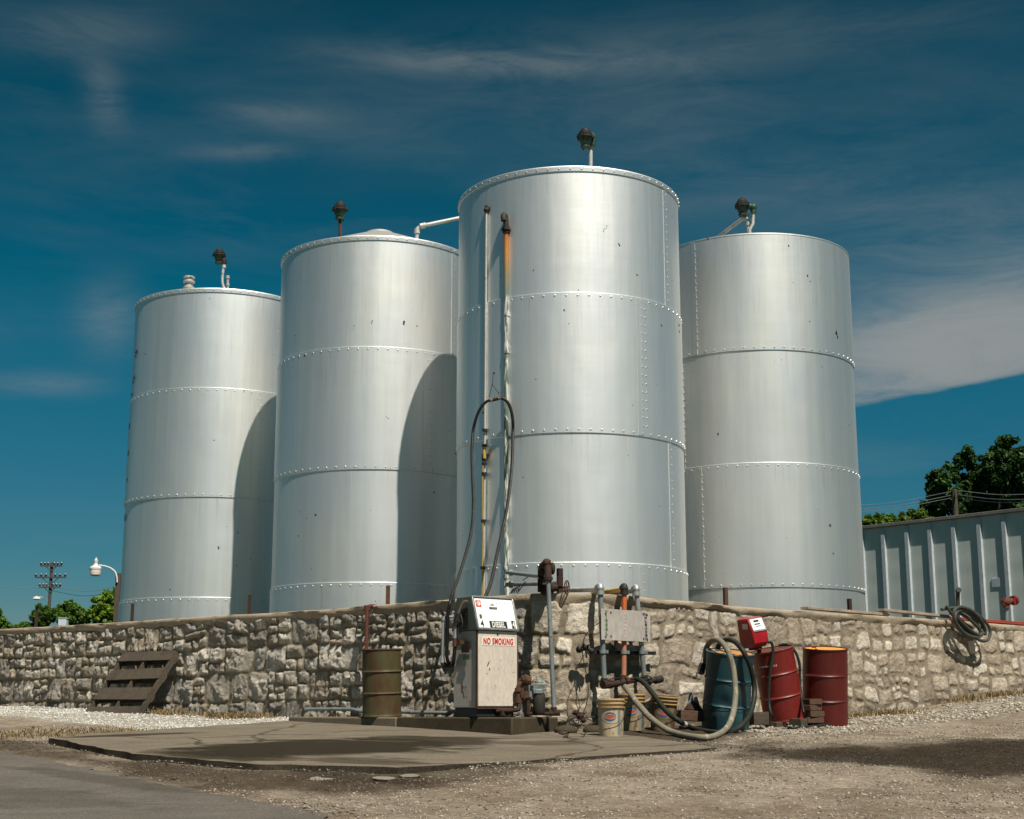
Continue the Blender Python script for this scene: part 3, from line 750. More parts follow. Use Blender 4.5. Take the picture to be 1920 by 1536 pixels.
far = np.maximum(sst(7.5, 4.5, YY) if False else 1 - sst(4.5, 7.5, YY), sst(12.5, 15, np.abs(XX))); far = np.maximum(far, sst(27.5, 29, YY))
lay(np.array([.045, .060, .030]), far)                      # unseen outer ground, made dark green to lower bounced fill light
yard = np.minimum((XX - WL0.x) * -NL_.x + (YY - WL0.y) * -NL_.y, (XX - WR0.x) * -NR_.x + (YY - WR0.y) * -NR_.y)
lay(np.array([.055, .055, .035]), sst(.3, .6, yard))          # unseen ground inside the wall, darkened to lower bounce onto the tanks
lay(strw, sst(.52, .62, wv2) * (1 - sst(0, .6, np.abs(sst(0, 1, gr1) * 2 - 1))) * .4)
rv = np.abs(((XX - WR0.x) * NR_.x + (YY - WR0.y) * NR_.y)); lay(strw, (1 - sst(.15, .55, rv)) * (XX > 4.6) * sst(.4, .6, wv2) * .8)
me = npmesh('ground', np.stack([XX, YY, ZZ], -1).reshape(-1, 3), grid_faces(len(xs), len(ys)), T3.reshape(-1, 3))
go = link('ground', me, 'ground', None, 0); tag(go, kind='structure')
for p in me.polygons: p.use_smooth = True

def sheet(name, poly, lift, mat, thick=0, jag=0, step=.12):
    """follows the terrain: rim polygon resampled + inner grid points, Delaunay filled"""
    from mathutils.geometry import delaunay_2d_cdt
    rim = []
    n = len(poly)
    for i in range(n):
        a = Vector(poly[i]); b = Vector(poly[(i + 1) % n]); k = max(1, min(160, int((b - a).length / step)))
        for j in range(k):
            p = a.lerp(b, j / k); w = 1.
            q = (float(fbm(np.array([p.x * 5.]), np.array([p.y * 5.]), 41)[0]) - .5) * jag; q2 = (float(fbm(np.array([p.x * 5.]), np.array([p.y * 5.]), 43)[0]) - .5) * jag
            rim.append(p + Vector((q, q2)))
    pp = [(p.x, p.y) for p in rim]
    x0, x1 = max(-16, min(p[0] for p in pp)), max(p[0] for p in pp); y0, y1 = min(p[1] for p in pp), max(p[1] for p in pp)
    gx, gy = np.meshgrid(np.arange(x0, x1, .4), np.arange(y0, y1, .4)); sd = poly_sd(pp, gx, gy)
    inner = [Vector((float(a), float(b))) for a, b, s in zip(gx.ravel(), gy.ravel(), sd.ravel()) if s > .12]
    m = len(rim)
    v, e, f, _, _, _ = delaunay_2d_cdt(rim + inner, [(i, (i + 1) % m) for i in range(m)], [tuple(range(m))], 2, 1e-5)
    vs = [(p.x, p.y, gz(p.x, p.y) + (lift(p) if callable(lift) else lift)) for p in v]; fs = [tuple(q) for q in f]
    nv = len(vs)
    if thick:
        # skirts
        cnt = {}
        for q in fs:
            for a, b in zip(q, q[1:] + q[:1]): cnt[(a, b)] = 1
        bd = [k for k in cnt if (k[1], k[0]) not in cnt]
        low = {}
        for a, b in bd:
            for c in (a, b):
                if c not in low: low[c] = len(vs); x, y, z = vs[c]; vs.append((x + (rng.random() - .5) * .03, y + (rng.random() - .5) * .03, z - thick))
            fs.append((b, a, low[a], low[b]))
    me = bpy.data.meshes.new(name); me.from_pydata(vs, [], fs); me.update()
    bm = bmesh.new(); bm.from_mesh(me); bmesh.ops.recalc_face_normals(bm, faces=bm.faces); bm.to_mesh(me); bm.free()
    o = link(name, me, mat, None, 40)
    if thick:
        me.materials.append(M['edge'])
        for p in me.polygons:
            if abs(p.normal.z) < .6: p.material_index = 1
    tag(o, kind='structure'); return o
M['edge'] = flat_mat('crumbled_edge', (.045, .037, .027), (.10, .084, .062), 7, [], .7)
s1, s2_ = G(600, 1408), G(860, 1392)  # centres for the soft dark ovals laid into the pad colour
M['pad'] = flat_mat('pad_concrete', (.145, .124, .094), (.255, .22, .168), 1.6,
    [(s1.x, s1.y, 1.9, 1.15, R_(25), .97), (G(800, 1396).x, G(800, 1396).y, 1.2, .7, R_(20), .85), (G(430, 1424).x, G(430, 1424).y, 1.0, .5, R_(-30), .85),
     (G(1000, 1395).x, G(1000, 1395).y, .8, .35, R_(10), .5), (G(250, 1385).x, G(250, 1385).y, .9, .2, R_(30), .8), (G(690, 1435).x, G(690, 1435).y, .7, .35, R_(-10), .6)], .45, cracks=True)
q_ = G(180, 1462); q2_ = G(60, 1500)
M['road'] = flat_mat('asphalt', (.120, .108, .094), (.18, .163, .142), 3.2, [(q_.x, q_.y, 1.6, .25, R_(-42), .35), (q2_.x, q2_.y, 1.2, .6, R_(-30), .25)], .5)
M['frag'] = flat_mat('broken_concrete', (.24, .22, .17), (.33, .30, .25), 6, [], .4)
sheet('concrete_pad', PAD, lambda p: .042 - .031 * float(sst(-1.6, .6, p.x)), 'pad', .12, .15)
sheet('road', ROAD, .012, 'road', 0, .28, .1)
for k, (a, b, w, h) in enumerate(((602, 1461, 30, 5), (640, 1455, 22, 4), (628, 1467, 20, 3), (722, 1460, 26, 3.5), (770, 1455, 20, 3), (590, 1468, 9, 2))):
    rr = random.Random(k); poly = []
    for j in range(9):
        an = 2 * PI * j / 9; q = rr.uniform(.75, 1.1); poly.append(P2(a + w * q * math.cos(an), b - h * q * math.sin(an)))
    sheet('concrete_patch', poly, .006, 'frag', .05, .10, .05)

# kerbed island under the pump
u = (isl_l - isl_c).normalized(); nrm = Vector((-u.y, u.x)); nrm = nrm if nrm.y > 0 else -nrm
ISZ = at(960, 1345, isl_c.y).z
er = (isl_r - isl_c).normalized()
poly = [isl_c, isl_r, isl_r + Vector((.1, .75)), isl_c + Vector((.2, 1.05)), isl_l + nrm * 1.0, isl_l]
M['kerb'] = flat_mat('kerb_concrete', (.15, .125, .09), (.22, .19, .14), 3, [], .4)
M['kerb_dark'] = flat_mat('kerb_concrete_oily', (.060, .047, .032), (.11, .09, .062), 3, [], .4)
rt = thing('kerbed_island', 'low concrete island with a kerb edge under the white fuel pump', 'kerb', (isl_c.x, isl_c.y, gz(*isl_c)))
mid = isl_c.lerp(isl_l, .48)
b = MB(); b.prism([tuple(p) for p in (isl_c, isl_r, isl_r + Vector((.1, .75)), isl_c + Vector((.2, 1.05)), mid + nrm * 1.0, mid)], .9, ISZ); b.build('kerb_slab', 'kerb_dark', rt, True, bev=.02)
b = MB(); b.prism([tuple(p) for p in (mid, mid + nrm * 1.0, isl_l + nrm * 1.0, isl_l)], .9, ISZ - .003); b.build('kerb_slab', 'kerb', rt, True, bev=.02)

# scattered stones
def pebbles(name, n, region, smin, smax, cols, seed, lift=0.):
    r = np.random.default_rng(seed)
    px = np.array(region); out = []
    x0, y0 = px.min(0); x1, y1 = px.max(0)
    while sum(len(o) for o in out) < n:
        c = r.random((n * 3, 2)) * (x1 - x0, y1 - y0) + (x0, y0)
        sd = poly_sd(region, c[:, 0], c[:, 1]); k = (sd > 0) & (poly_sd(PAD, c[:, 0], c[:, 1]) < -.01) & (poly_sd(ROAD, c[:, 0], c[:, 1]) < .05 + .9 * r.random(len(c)) ** 5)
        k &= (fbm(c[:, 0] * 1.5, c[:, 1] * 1.5, seed) + r.random(len(c)) * .35 > .5)
        out.append(c[k])
    c = np.concatenate(out)[:n]; n = len(c)
    base = np.array([(1, 0, 0), (0, 1, 0), (-1, 0, 0), (0, -1, 0), (0, 0, 1), (0, 0, -1)], float)
    tri = np.array([(0, 1, 4), (1, 2, 4), (2, 3, 4), (3, 0, 4), (1, 0, 5), (2, 1, 5), (3, 2, 5), (0, 3, 5)])
    sz = smin + (smax - smin) * r.random(n) ** 3
    V = base[None] * (1 + (r.random((n, 6, 1)) - .5) * .7) * sz[:, None, None] * np.stack([.8 + .6 * r.random(n), .7 + .5 * r.random(n), .45 + .4 * r.random(n)], 1)[:, None]
    V += (r.random((n, 6, 3)) - .5) * .5 * sz[:, None, None]
    a = r.random(n) * 2 * PI; ca, sa = np.cos(a)[:, None], np.sin(a)[:, None]
    V = np.stack([V[..., 0] * ca - V[..., 1] * sa, V[..., 0] * sa + V[..., 1] * ca, V[..., 2]], -1)
    gx = g(c[:, 0], c[:, 1]) + (fbm(c[:, 0] * .8, c[:, 1] * .8, 31) - .5) * .10 + (fbm(c[:, 0] * 4, c[:, 1] * 4, 32) - .5) * .035
    V += np.stack([c[:, 0], c[:, 1], gx + sz * .15 + lift], 1)[:, None]
    Fc = (tri[None] + (np.arange(n) * 6)[:, None, None]).reshape(-1, 3)
    cc = np.array(cols)[r.integers(0, len(cols), n)] * (.8 + .4 * r.random((n, 1)))
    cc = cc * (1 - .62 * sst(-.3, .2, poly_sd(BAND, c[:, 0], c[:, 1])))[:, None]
    cc = cc * (1 - .8 * sst(-.4, .3, poly_sd(DARK_BANK, c[:, 0], c[:, 1])))[:, None]     # darker on the dark bank, like the ground they lie on
    me = npmesh(name, V.reshape(-1, 3), Fc, np.repeat(cc, 6, 0))
    o = link(name, me, 'pebbles', None, 0); tag(o, kind='stuff'); return o
tag(pebbles('gravel', 15000, GRAV, .008, .026, [(.52, .52, .48), (.60, .60, .56), (.42, .41, .37), (.36, .33, .28)], 3), 'drift of white crushed gravel along the foot of the left wall', 'gravel')
tag(pebbles('gravel', 7500, GRAV2, .006, .032, [(.38, .34, .28), (.46, .43, .37), (.30, .26, .20), (.24, .20, .15), (.19, .16, .12)], 4), 'pale crushed gravel around the drums and along the right wall', 'gravel')
FG = [P2(1060, 1400), P2(2000, 1340), (9, 12), (5.5, 8.5), (-1.5, 8.5), P2(380, 1490), P2(100, 1430), P2(-40, 1395), P2(80, 1355), P2(300, 1374), P2(90, 1390), P2(500, 1446), P2(760, 1450)]
tag(pebbles('loose_stones', 62000, FG, .0035, .0165, [(.36, .31, .25), (.40, .36, .30), (.27, .23, .18), (.13, .105, .08), (.20, .165, .13), (.31, .275, .23), (.16, .13, .10)], 6, -.002), 'small loose stones scattered over the dirt in the foreground', 'stones')

# dry grass
def straw(name, line, n, spread, hmin, hmax, cols, seed):
    r = np.random.default_rng(seed); V = []; T = []; Fq = []
    L_ = np.array(line)
    for i in range(n):
        k = r.random() * (len(L_) - 1); j = int(k); p = L_[j] * (1 - k + j) + L_[j + 1] * (k - j)
        if fbm(np.array([p[0] * 2.1]), np.array([p[1] * 2.1]), seed)[0] < .50: continue
        x, y = p[0] + r.normal() * spread, p[1] + r.normal() * spread
        z = gz(x, y) + (fbm(np.array([x * .8]), np.array([y * .8]), 31)[0] - .5) * .1; h = r.uniform(hmin, hmax); a = r.random() * 2 * PI; w = .004
        lx, ly = math.cos(a) * h * r.uniform(.2, 1.1), math.sin(a) * h * r.uniform(.2, 1.1); dx, dy = -math.sin(a) * w, math.cos(a) * w
        o = len(V); V += [(x - dx, y - dy, z), (x + dx, y + dy, z), (x + lx * .5 + dx, y + ly * .5 + dy, z + h * .7), (x + lx * .5 - dx, y + ly * .5 - dy, z + h * .7), (x + lx, y + ly, z + h * .8), (x + lx + dx * .3, y + ly + dy * .3, z + h * .78)]
        Fq += [(o, o + 1, o + 2, o + 3), (o + 3, o + 2, o + 5, o + 4)]
        T += [np.array(cols[r.integers(len(cols))]) * r.uniform(.7, 1.2)] * 6
    me = npmesh(name, V, Fq, np.array(T)); o = link(name, me, 'straw', None, 0); return tag(o, kind='stuff')
wl = lambda s, o=.12: tuple((WL0 + DL * s + NL_ * o)); wr = lambda s, o=.12: tuple((WR0 + DR * s + NR_ * o))
SCOL = [(.32, .22, .12), (.24, .16, .08), (.40, .31, .19), (.15, .115, .055), (.13, .13, .05)]
tag(straw('dry_grass', [wr(s) for s in (4.4, 6, 8, 10, 12.5)], 8500, .20, .03, .12, SCOL, 51), 'strip of straw coloured dry grass at the foot of the right wall', 'grass')
tag(straw('dry_grass', [wl(s, .25) for s in (4.6, 5.5, 6.4, 7.6)], 3400, .17, .03, .11, SCOL, 52), 'dry brown grass at the wall foot between the pallet and the island', 'grass')
tag(straw('dry_grass', [P2(-40, 1384), P2(60, 1376), P2(160, 1371), P2(260, 1372)], 2600, .28, .01, .05, SCOL, 53), 'flattened dry grass in front of the white gravel', 'grass')

# ------------------------------------------------------------------ tanks
R = 1.83
RZ = [EYE + z * R for z in (4.540, 3.405, 2.266, 1.153)] + [1.66]
TANKS = {'c': (.515, 12.68), 'r': (2.455, 14.434), '2': (-1.384, 14.518), '1': (-3.34, 16.309)}
def ang_of(key, px, py):
    """azimuth on the tank shell seen at a pixel"""
    cx, cy = [q * R for q in TANKS[key]]; X, y, z = ray(px, py)
    a = X * X + y * y; b = -2 * (X * cx + y * cy); c = cx * cx + cy * cy - R * R
    D = b * b - 4 * a * c
    t = (-b - math.sqrt(max(D, 0))) / (2 * a); return math.atan2(y * t - cy, X * t - cx)
def rivet(b, c, n, r=.017, h=.010):
    n = n.normalized(); u, w = frame_of(n); c = Vector(c); vs = []
    for rr_, hh in ((r, 0), (r * .75, h * .75)):
        for k in range(7):
            a = 2 * PI * k / 7; vs.append(c + (u * math.cos(a) + w * math.sin(a)) * rr_ + n * hh)
    vs.append(c + n * h)
    fs = [(k, (k + 1) % 7, 7 + (k + 1) % 7, 7 + k) for k in range(7)] + [(7 + k, 7 + (k + 1) % 7, 14) for k in range(7)]
    b.add(vs, fs)
def tank(key, label, mat, pattern, seams, cone, holes=()):
    cx, cy = [q * R for q in TANKS[key]]
    root = thing('storage_tank', label, 'tank', (cx, cy, RZ[4]), group='silver riveted storage tanks')
    z0 = RZ[4]; seg = 128; dl = .016
    rr = random.Random(hash(key) % 99 if False else {'c': 1, 'r': 2, '2': 3, '1': 4}[key])
    for i in range(4):
        zt, zbm = RZ[i] - z0, RZ[i + 1] - z0
        rad = R + (dl if pattern[i] else 0)
        zt2 = zt + (.05 if pattern[i] and i > 0 else 0); zb2 = zbm - (.05 if pattern[i] and i < 3 else 0)
        b = MB()
        pr = []
        if pattern[i]: pr = [(rad - dl, zb2), (rad - .002, zb2), (rad, zb2 + .004), (rad, zt2 - .004), (rad - .003, zt2), (rad - dl - .002, zt2 + .004)]
        else: pr = [(rad, zb2), (rad, zt2)]
        # slight dents and out-of-round
        nzr = 14; prof = []
        for q in range(len(pr) - 1):
            (ra, za), (rb, zb_) = pr[q], pr[q + 1]
            n = nzr if abs(zb_ - za) > .5 else 1
            for k in range(n): prof.append((ra + (rb - ra) * k / n, za + (zb_ - za) * k / n))
        prof.append(pr[-1])
        vs = []
        for (r_, z_) in prof:
            an = np.arange(seg) * 2 * PI / seg
            wv_ = (fbm(an * 3 + i * 5, np.full(seg, z_ * 1.3), 60 + i, 3) - .5) * .006
            wv_ *= np.minimum(1, np.minimum(an, 2 * PI - an) * 3)
            for a, w in zip(an, wv_): vs.append(((r_ + w) * math.cos(a), (r_ + w) * math.sin(a), z_))
        n = len(prof)
        fs = [(q * seg + k, q * seg + (k + 1) % seg, (q + 1) * seg + (k + 1) % seg, (q + 1) * seg + k) for q in range(n - 1) for k in range(seg)]
        b.add(vs, fs)
        # rivets of the lap with the next strake, always through the outer plate
        nr = 66; ph = rr.random()
        if i > 0:
            zz = zt + (.05 - .045) if pattern[i] else None
            if pattern[i]: 
                for k in range(nr):
                    a = 2 * PI * (k + ph) / nr; rivet(b, (rad * math.cos(a), rad * math.sin(a), zt2 - .05 + rr.uniform(-.004, .004)), Vector((math.cos(a), math.sin(a), 0)))
        if i < 3 and pattern[i]:
            for k in range(nr):
                a = 2 * PI * (k + ph) / nr; rivet(b, (rad * math.cos(a), rad * math.sin(a), zb2 + .05 + rr.uniform(-.004, .004)), Vector((math.cos(a), math.sin(a), 0)))
        # vertical lap seams
        for (px, py, dbl) in seams.get(i, ()):
            a = ang_of(key, px, py)
            for off in ([0, .075 / R] if dbl else [0]):
                m = 15
                for k in range(m):
                    zz = zb2 + .1 + (zt2 - zb2 - .2) * (k + .5) / m
                    rivet(b, (rad * math.cos(a + off), rad * math.sin(a + off), zz), Vector((math.cos(a), math.sin(a), 0)), .014)
            for sgn in (-1,):
                a2 = a + sgn * .028
                o = Vector((math.cos(a2), math.sin(a2), 0)); tn = Vector((-o.y, o.x, 0))
                rot = Matrix((tn, o, Vector((0, 0, 1)))).transposed()
                b.box(o * (rad + .001) + Vector((0, 0, (zb2 + zt2) / 2)), (.085, .008, zt2 - zb2 - .03), rot)
        sh = b.build('shell_ring', mat, root, smooth=25)
    # top angle rim with rivets
    zt = RZ[0] - z0; b = MB()
    ro = R + (dl if pattern[0] else 0)
    if key != 'r':
        b.lathe([(ro - .005, zt - .075), (ro + .016, zt - .072), (ro + .020, zt - .004), (ro + .010, zt + .014), (ro - .06, zt + .018)], seg=seg, close=False)
        for k in range(66):
            a = 2 * PI * (k + .3) / 66; rivet(b, ((ro + .018) * math.cos(a), (ro + .018) * math.sin(a), zt - .035), Vector((math.cos(a), math.sin(a), 0)), .014)
    else:
        b.lathe([(ro - .005, zt - .02), (ro + .006, zt - .016), (ro + .004, zt + .008), (ro - .06, zt + .012)], seg=seg, close=False)
    b.build('rim', mat, root, smooth=30)
    b = MB(); b.lathe([(ro - .012, zt + .008), (R * .45, zt + cone * .62), (.28, zt + cone * .95), (.26, zt + cone), (0.01, zt + cone)], seg=64)
    b.build('roof', 'roof', root, smooth=30)
    # rust holes and flakes that the photo shows
    if holes:
        b = MB()
        for (px, py, sz) in holes:
            a = ang_of(key, px, py); X, y, z = ray(px, py)
            c = Vector((math.cos(a), math.sin(a), 0)) * (R + dl + .004); t_ = (cy + c.y) / y; c.z = EYE + z * t_ - z0
            n_ = Vector((math.cos(a), math.sin(a), 0)); u_, w_ = frame_of(n_); k0 = 8; pts = []
            for k in range(k0):
                q = sz * rr.uniform(.6, 1.2); an = 2 * PI * k / k0; pts.append(c + u_ * math.cos(an) * q * .8 + w_ * math.sin(an) * q * 1.2)
            b.add(pts + [c + n_ * .006], [(k, (k + 1) % k0, k0) for k in range(k0)])
        split(b, 'rust_patch', 'rust_dark', root, smooth=0)
    return root
tc = tank('c', 'nearest silver tank at the wall corner, with pipes and a hanging hose on its front', 'tank_c', (0, 1, 0, 1),
     {0: [(1250, 450, 0)], 1: [(1203, 680, 1)], 2: [(1261, 940, 0)], 3: [(1208, 1090, 0)]}, .42, [(1271, 610, .03), (1272, 622, .02), (1132, 430, .012), (1137, 424, .010)])
tr_ = tank('r', 'silver tank at the right, in front of the grey metal shed', 'tank_r', (1, 0, 1, 0),
     {0: [(1307, 560, 0)], 1: [(1283, 760, 0)], 2: [(1320, 990, 0)]}, .40, [(1567, 625, .04), (1569, 632, .03), (1513, 517, .02), (1518, 528, .012), (1555, 985, .025), (1478, 461, .015), (1328, 448, .02)])
t2_ = tank('2', 'silver tank between the leftmost tank and the corner tank, its roof cone showing', 'tank_2', (0, 1, 0, 1),
     {0: [(853, 560, 0)], 1: [(801, 760, 1)], 2: [(851, 980, 0)]}, .67, [(757, 604, .022), (698, 602, .015), (572, 667, .02), (664, 611, .010)])
t1_ = tank('1', 'leftmost silver tank, beside the yard lamp post', 'tank_1', (0, 1, 0, 1),
     {1: [(480, 840, 1)], 2: []}, .45, [(257, 660, .06), (256, 668, .04), (253, 708, .05), (251, 716, .05), (248, 740, .05), (244, 800, .06), (242, 850, .05), (236, 970, .07), (457, 733, .02), (240, 900, .04)])

# ------------------------------------------------------------------ roof fittings
def vent_head(parent, c, s=1., upper='rust_dark', lower='green_iron'):
    """pressure relief head: bowl, bolted flange, ribbed dome"""
    b = MB(); b.lathe([(.03, -.17), (.075, -.165), (.075, -.14), (.055, -.125), (.085, -.09), (.10, -.04), (.105, 0)], c, 20)
    b.xf(Matrix.Translation(c) @ Matrix.Scale(s, 4) @ Matrix.Translation(-Vector(c)))
    o1 = b.build('vent_bowl', lower, parent, True)
    b = MB(); b.lathe([(.14, 0), (.14, .022), (.115, .03), (.12, .06), (.10, .075), (.10, .10), (.075, .12), (.07, .145), (.02, .16), (.015, .185)], c, 20)
    for k in range(8):
        a = 2 * PI * k / 8 + .2; p = Vector(c) + Vector((.128 * math.cos(a), .128 * math.sin(a), -.02)); b.tube([p, p + Vector((0, 0, .075))], .013, 6)
    for k in range(4):
        a = 2 * PI * k / 4 + .5; p = Vector(c) + Vector((.07 * math.cos(a), .07 * math.sin(a), -.185)); b.tube([p, p + Vector((0, 0, .05))], .012, 6)
    b.xf(Matrix.Translation(c) @ Matrix.Scale(s, 4) @ Matrix.Translation(-Vector(c)))
    b.build('vent_cap', upper, parent, True)
def pipe(name, pts, r, mat, parent, seg=12, sm=0, couplings=()):
    b = MB(); b.tube(pts, r, seg, smooth=sm)
    for (p, d, rr_, l) in couplings:
        p = Vector(p); d = Vector(d).normalized(); b.tube([p - d * l / 2, p + d * l / 2], rr_, seg)
    return b.build(name, mat, parent, True)
UP = Vector((0, 0, 1))
# tank 1: hatch collar + vent
Y1 = TANKS['1'][1] * R - .9
c = at(353.5, 545, Y1); b = MB(); b.lathe([(.085, -.12), (.085, .02), (.12, .03), (.12, .065), (.088, .085), (.088, .15), (.122, .17), (.122, .20), (.095, .215), (.095, .25), (.118, .262), (.118, .29), (.10, .30)], c, 24)
b.build('hatch_collar', 'silver_pipe', t1_, True)
Y = Y1 + .2
pipe('vent_pipe', [at(424, 548, Y), at(418, 535, Y), at(417, 520, Y), at(420, 495, Y)], .03, 'silver_pipe', t1_, sm=4, couplings=[(at(420, 500, Y), UP, .042, .06)])
pipe('vent_pipe', [at(427, 548, Y), at(427, 522, Y)], .028, 'silver_pipe', t1_, couplings=[(at(427, 520, Y), UP, .042, .06), (at(427, 534, Y), UP, .04, .04)])
vent_head(t1_, at(411, 480, Y), .98, 'iron', 'green_iron')
b = MB(); b.tube([at(411, 487, Y), at(420, 487, Y), at(420, 494, Y)], .055, 10, smooth=3); b.build('vent_elbow', 'iron', t1_, True)
# tank 2
Y2 = TANKS['2'][1] * R - 1.0
pipe('vent_pipe', [at(638, 450, Y2), at(638, 400, Y2)], .032, 'rust', t2_)
vent_head(t2_, at(637.5, 395, Y2), 1.05, 'iron', 'green_iron')
Yx = TANKS['2'][1] * R - .55
pe, pf = at(781, 452, Yx), at(783, 428, Yx)
pipe('crossover_pipe', [pe, pf, at(790, 424, Yx), at(862, 409, Yx + .2), at(885, 404, Yx + .3)], .038, 'silver_pipe', t2_, couplings=[(at(782, 434, Yx), UP, .055, .09), (at(793, 423.5, Yx), at(862, 409, Yx + .2) - at(790, 424, Yx), .055, .12)])
b = MB(); c = at(702, 438, TANKS['2'][1] * R); b.box(c, (.04, .03, .16)); b.build('lifting_lug', 'silver_pipe', t2_, True)
# center
Yc = TANKS['c'][1] * R - 1.0
pipe('vent_pipe', [at(1107.5, 325, Yc), at(1107.5, 268, Yc)], .034, 'silver_pipe', tc)
b = MB(); b.tube([at(1108, 273, Yc), at(1108, 258, Yc), at(1099, 256, Yc)], .085, 14, smooth=4); b.ball(at(1107, 259, Yc), .10, 14); b.build('vent_elbow', 'green_iron', tc, True)
vent_head(tc, at(1097.5, 259, Yc - .12), 1.0, 'iron', 'green_iron')
# right
Yr = TANKS['r'][1] * R - .9
pipe('vent_pipe', [at(1406, 445, Yr), at(1406, 430, Yr), at(1412, 420, Yr), at(1412.5, 395, Yr)], .030, 'silver_pipe', tr_, sm=0)
b = MB(); b.tube([at(1412.5, 399, Yr), at(1412.5, 388, Yr), at(1400, 388, Yr)], .055, 12, smooth=4); b.ball(at(1412, 389, Yr), .075, 12); b.build('vent_elbow', 'green_iron', tr_, True)
vent_head(tr_, at(1392, 388, Yr), 1.02, 'iron', 'green_iron')
pipe('cross_pipe', [at(1404, 440, Yr + .1), at(1402, 412, Yr + .1), at(1399, 405, Yr + .15), at(1340, 450, Yr + 1.0)], .036, 'silver_pipe', tr_, couplings=[(at(1403, 420, Yr + .1), UP, .052, .07), (at(1400, 407, Yr + .1), UP, .062, .1)])

# ------------------------------------------------------------------ pipes up the face of the corner tank
def Yt(px, out=0):   # shell depth at pixel column for the corner tank
    a = ang_of('c', px, 900); return TANKS['c'][1] * R + (R + out) * math.sin(a)
YT = Yt(911, .05)
t = thing('conduit_pipe', 'thin pale pipe up the front of the corner tank, left of the rusty topped pipe', 'pipe', at(907, 1120, YT))
pipe('riser', [at(907, 1125, YT), at(912, 398, YT)], .019, 'silver_pipe', t)
b = MB(); c = at(912, 394, YT); b.ball(c, .045, 10); b.box(c + Vector((.02, 0, .02)), (.1, .06, .035)); b.tube([c - Vector((0, 0, .05)), c + Vector((0, 0, .07))], .03, 8); b.build('top_valve', 'iron', t, True)
pipe('yellow_cable', [at(908, 836, YT - .04), at(905, 900, YT - .04), at(905.5, 1000, YT - .04), at(903.5, 1122, YT - .04)], .008, 'yellow', t, 8, 4)
pipe('yellow_sleeve', [at(907.5, 838, YT - .05), at(908.5, 860, YT - .05)], .026, 'yellow', t, 10)
b = MB()
for yy, hh in ((806, 3), (835, 3), (856, 9), (869, 2.5), (888, 4), (976, 3), (1064, 3)):
    b.tube([at(909 - (yy - 800) * .012, yy - hh / 2, YT - .02), at(909 - (yy - 800) * .012, yy + hh, YT - .02)], .042, 10)
split(b, 'tape_band', 'tape', t, world=True)
YF = Yt(948, .06)
t = thing('fill_pipe', 'thick gooseneck pipe with a rust orange top up the front of the corner tank', 'pipe', at(950, 1120, YF))
pipe('gooseneck', [at(944.5, 414, YF - .12), at(943.5, 407, YF - .10), at(945, 403, YF - .04), at(948, 407, YF), at(949, 420, YF), at(949, 432, YF)], .042, 'iron', t, 14, 4, [(at(949, 431, YF), UP, .055, .11), (at(949, 431, YF), UP, .075, .025)])
M['rust_grad'] = None
def rgrad():
    m, tt, bb = nt('rust_streaked_pipe'); v = coords(tt, (1, 1, 1)); n = noise(tt, 5, 5, coords(tt, (6, 6, .8)))
    s = N(tt, 'ShaderNodeSeparateXYZ'); tt.links.new(v, s.inputs[0])
    ztop = at(949, 437, YF).z - at(950, 1120, YF).z; zlow = at(949, 560, YF).z - at(950, 1120, YF).z
    mr = N(tt, 'ShaderNodeMapRange'); mr.inputs[1].default_value = zlow; mr.inputs[2].default_value = ztop; tt.links.new(s.outputs[2], mr.inputs[0])
    k = math_(tt, 'ADD', mr.outputs[0], math_(tt, 'MULTIPLY', math_(tt, 'SUBTRACT', n, .5), .7))
    c = ramp(tt, k, [(.12, (.15, .20, .17)), (.40, (.26, .20, .09)), (.7, (.48, .21, .03)), (1., (.42, .12, .02))])
    fl = ramp(tt, n, [(.48, (0,) * 3), (.56, (1,) * 3)])
    c2 = mix(tt, fl, (.10, .15, .13), (.62, .62, .56)); below = ramp(tt, mr.outputs[0], [(.0, (1,) * 3), (.06, (0,) * 3)])
    tt.links.new(mix(tt, below, c, c2), bb.inputs['Base Color']); bb.inputs['Roughness'].default_value = .6; return m
M['rust_grad'] = rgrad()
pipe('riser', [at(949.5, 1125, YF), at(949, 434, YF)], .037, 'rust_grad', t, 14, 0, [(at(949.3, y, YF), UP, .046, .05) for y in (590, 660, 1066, 1082, 1096)])
# ------------------------------------------------------------------ helper: block oriented along the two wings
def basis(yaw): return Matrix.Rotation(yaw, 4, 'Z')
YAW_R = math.atan2(DR.y, DR.x)   # local +x runs along the right wing, local -y faces the viewer
